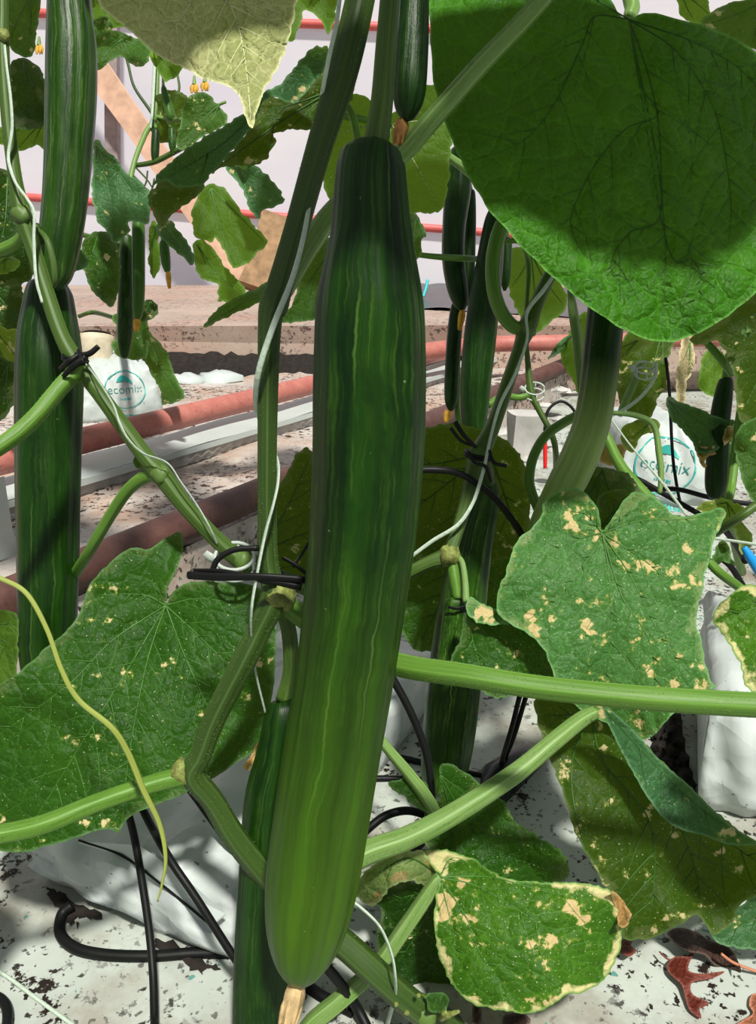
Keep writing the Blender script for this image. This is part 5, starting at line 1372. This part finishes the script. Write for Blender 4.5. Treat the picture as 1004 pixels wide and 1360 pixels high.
cucumber('bright green fruitlet hanging before the round leaf', [(217, 114, 1.42, 2), (218, 120, 1.42, 4), (222, 138, 1.42, 5.5), (226, 154, 1.42, 5), (228, 159, 1.42, 2)], 'cukel', [(216, 92, 1.46, 1.5), (217, 116, 1.42, 2)], 'petp', sides=18)
cucumber('dark little cucumber under the round leaf stalk', [(207, 170, 1.44, 2), (207, 176, 1.44, 5), (206, 200, 1.44, 5.5), (206, 214, 1.44, 4), (206, 218, 1.44, 1.5)], 'cuke2', [(206, 156, 1.5, 2), (207, 172, 1.44, 2)], 'pet', sides=18)
cucumber('dull green little cucumber next to the dark little one', [(227, 168, 1.42, 2), (228, 174, 1.42, 4.5), (229, 192, 1.42, 5), (230, 206, 1.42, 2)], 'cukes', [(222, 158, 1.47, 2), (227, 170, 1.42, 2)], 'pet', sides=18)
for px, py, d, lab in ((258, 113, 1.5, 'small orange flower bud high before the film wall'), (272, 110, 1.52, 'larger orange flower bud high before the film wall'), (52, 61, 1.1, 'yellow open flower in the gap beside the high ribbed cucumber')):
    rt = thing('cucumber_flower', lab, 'flower', at(px, py + 8, d))
    tube('calyx', [(px, py - 12, d, 1.5), (px, py - 4, d, 2.5), (px, py, d, 3)], 'petp', rt, 8, n=8)
    for q in range(5):
        a = q * 1.257
        tube('petal', [(px, py - 2, d, 2), (px + 3.5 * math.cos(a), py + 4, d + .004 * math.sin(a), 3), (px + 4 * math.cos(a), py + 11, d + .005 * math.sin(a), 1)], 'bloy', rt, 6, n=8, flat=.5)
rt = thing('cucumber_flower', 'fuzzy white faded flower under the broad dark leaf', 'flower', at(966, 446, .9))
for q, (px, py, r) in enumerate(((958, 439, 4), (966, 434, 6), (972, 440, 6), (965, 443, 4))):
    node(rt, px, py, .9, r, 'blot', seed=q + 40).name = 'petal'

# ================================================================== twine, ties and clips
def twine(label, pts, r=None):
    return tag(tube('twine', [(x, y, d, w) for x, y, d, w in pts], 'twine', sides=8, flat=.35, n=14 * len(pts)), label, 'twine')
twine('white twine wound round the angled stem beside the long cucumber', [(455, -40, .43, 3), (447, 30, .428, 3), (436, 80, .432, 3), (424, 150, .45, 3), (413, 250, .452, 3), (404, 310, .435, 3.5), (388, 370, .43, 4), (364, 430, .43, 4.5), (347, 480, .434, 4.5), (340, 515, .444, 4.2), (341, 545, .462, 4), (354, 580, .475, 4), (368, 612, .468, 4.2), (369, 640, .452, 4.5), (363, 670, .446, 4.5), (352, 710, .448, 5), (340, 770, .448, 5), (334, 810, .45, 5), (334, 850, .468, 4.5), (340, 895, .485, 4.5), (352, 945, .50, 4)])
twine('white twine along the slender vine from its upper knuckle', [(6, 60, .55, 2), (9, 90, .546, 2.2), (14, 130, .546, 2.4), (16, 170, .548, 2.6), (11, 205, .55, 2.6), (14, 225, .548, 2.4), (22, 245, .546, 2), (36, 264, .545, 2), (45, 283, .543, 2.4), (45, 320, .545, 2.4), (48, 370, .545, 2.4), (56, 402, .546, 2)])
twine('white twine spiralling down the slanting lower stem of the slender vine', [(114, 484, .545, 1.8), (128, 502, .535, 2), (150, 537, .534, 2.2), (158, 560, .533, 2.8), (170, 583, .534, 2.6), (190, 602, .536, 2), (222, 615, .535, 2), (240, 640, .535, 2), (262, 672, .538, 2.4), (278, 700, .54, 2.4), (288, 722, .548, 2)])
twine('white twine crossing the twisting vine below its black tie', [(738, 362, .64, 2), (722, 385, .635, 3), (700, 415, .634, 2.5), (700, 450, .63, 2), (685, 495, .628, 2.5), (665, 535, .628, 2.5), (653, 575, .63, 2.2), (645, 612, .622, 2.4), (640, 632, .62, 2.6), (628, 668, .62, 2.6), (608, 697, .62, 2.8), (575, 718, .622, 2.8), (545, 740, .625, 2.6), (515, 762, .635, 2.4)])
twine('white twine hanging in a loop by the tip of the long cucumber', [(440, 1185, .50, 5), (462, 1194, .48, 6), (482, 1208, .478, 6), (505, 1232, .478, 5), (520, 1268, .48, 4), (525, 1300, .482, 3.5), (524, 1325, .50, 3.5), (514, 1362, .53, 4), (508, 1400, .55, 4)])
twine('white twine from the pale clip down across the printed bag', [(872, 482, .98, 1.8), (870, 500, .98, 2.4), (856, 522, .98, 2.4), (835, 540, .98, 2.4), (812, 552, .96, 2.2)])
twine('thin white twine stretched over the front of the printed bag half hidden', [(808, 552, .94, 1.2), (840, 595, .9, 1.2), (880, 642, .86, 1.8), (910, 682, .82, 2.2)])
twine('thin white twine stretched level past the scorched leaf blotches', [(942, 714, .60, 2), (970, 718, .6, 2.2), (1004, 723, .6, 2.2), (1040, 728, .6, 2.2)])
twine('short white twine end sticking out above the printed bag', [(170, 466, 1.6, 1), (176, 472, 1.6, 1.6), (184, 480, 1.6, 1.2)])
twine('pale twine hanging straight before the timber brace', [(206, 72, 1.48, 2), (204, 110, 1.48, 2.4), (202, 150, 1.48, 2), (200, 170, 1.48, 1.5)])

def tie(label, ring, tails, parent=None):
    x, y, d, rx, ry = ring
    rt = thing('vine_tie', label, 'tie', at(x, y + ry, d))
    t = np.linspace(0, 2 * np.pi, 17)
    k = 1.0 / F_PX * d
    c = at(x, y, d)
    P = np.array([c + np.array([rx * k * math.cos(a), rx * k * math.sin(a), -ry * k * .35 * math.cos(a) ]) for a in t])
    V, Fc, UV = sweep(P, np.full(len(P), 2.6 * k), 8)
    mesh('loop', V, Fc, 'black', rt, UV)
    V, Fc, UV = sweep(P + [0, 0, 4 * k], np.full(len(P), 2.0 * k), 8)
    mesh('loop', V, Fc, 'black', rt, UV)
    for tl in tails:
        tube('tail', tl, 'black', rt, 8, n=16, flat=.7)
    return rt
tie('black tie knotted where the slender vine forks over the dark cucumber', (100, 478, .548, 15, 8), [[(100, 472, .535, 4), (118, 470, .535, 4), (131, 460, .535, 3.5)], [(84, 500, .535, 3), (98, 486, .53, 4.5), (114, 474, .53, 4)], [(104, 465, .535, 3), (108, 478, .53, 4), (112, 482, .53, 3)], [(80, 490, .54, 3), (92, 480, .532, 4), (106, 470, .534, 3)]])
tie('black tie with loose tails on the twisting vine above the striped cucumber', (635, 606, .638, 17, 8), [[(632, 594, .625, 2.5), (616, 578, .62, 3), (604, 560, .62, 3.5)], [(628, 592, .628, 2), (612, 585, .622, 2.2), (598, 568, .62, 2.6)], [(650, 598, .625, 2), (656, 614, .62, 2.5), (673, 619, .62, 2.5)], [(622, 600, .62, 2), (630, 614, .618, 2.2), (645, 620, .618, 2.5), (652, 640, .62, 2)]])
bt = tie('black clip with a long bar hooked round the stem of the long cucumber', (358, 766, .468, 20, 8), [[(250, 764, .455, 6), (290, 766, .45, 6.5), (345, 766, .445, 6), (405, 770, .448, 6)], [(258, 758, .458, 3.5), (300, 760, .45, 4.5), (350, 770, .446, 4), (400, 780, .45, 6)], [(282, 758, .46, 4), (290, 742, .46, 4), (312, 730, .46, 4), (344, 728, .46, 4)], [(375, 740, .475, 3), (392, 750, .475, 3), (410, 765, .475, 3)], [(390, 752, .49, 3), (400, 738, .50, 3), (412, 718, .50, 3)]])
tie('black tie round the short cucumber stalk under the lowest knuckle', (606, 807, .63, 13, 4), [[(595, 806, .617, 2), (606, 808, .615, 2.5), (618, 805, .617, 2)]])

def clip(label, x, y, d, r, tilt=.5, ticks=6):
    """round plastic trellis clip: slotted band with a little hinge"""
    rt = thing('trellis_clip', label, 'clip', at(x, y + r, d))
    k = d / F_PX
    c = at(x, y, d)
    t = np.linspace(.2, 2 * np.pi - .2, 25)
    for off in (-.38, .38):
        P = np.array([c + np.array([r * k * math.cos(a), r * k * tilt * math.sin(a), r * k * (.55 * math.sin(a) + off * .8)]) for a in t])
        V, Fc, UV = sweep(P, np.full(len(P), r * k * .10), 6)
        mesh('band', V, Fc, 'clip', rt, UV)
    for q in range(ticks):
        a = .3 + q * (2 * np.pi - .6) / (ticks - 1)
        p = c + np.array([r * k * math.cos(a), r * k * tilt * math.sin(a), r * k * .55 * math.sin(a)])
        V, Fc, UV = sweep(np.array([p + [0, 0, -r * k * .32], p, p + [0, 0, r * k * .32]]), np.full(3, r * k * .09), 5)
        mesh('strut', V, Fc, 'clip', rt, UV)
    V, Fc, UV = sweep(np.array([c + [-r * k * 1.5, 0, r * k * .5], c + [-r * k * 1.2, 0, r * k * .2], c + [-r * k * .9, 0, 0]]), np.array([.2, .3, .2]) * r * k, 8, flat=.5)
    mesh('hinge', V, Fc, 'clip', rt, UV)
    return rt
clip('slotted white clip round the slender vine by the black bar', 312, 746, .552, 26)
clip('pale slotted clip holding the twine over the printed bag half hidden', 856, 492, .98, 13)
clip('pale round clip on the thin vine above the foam block', 710, 520, 1.25, 13)
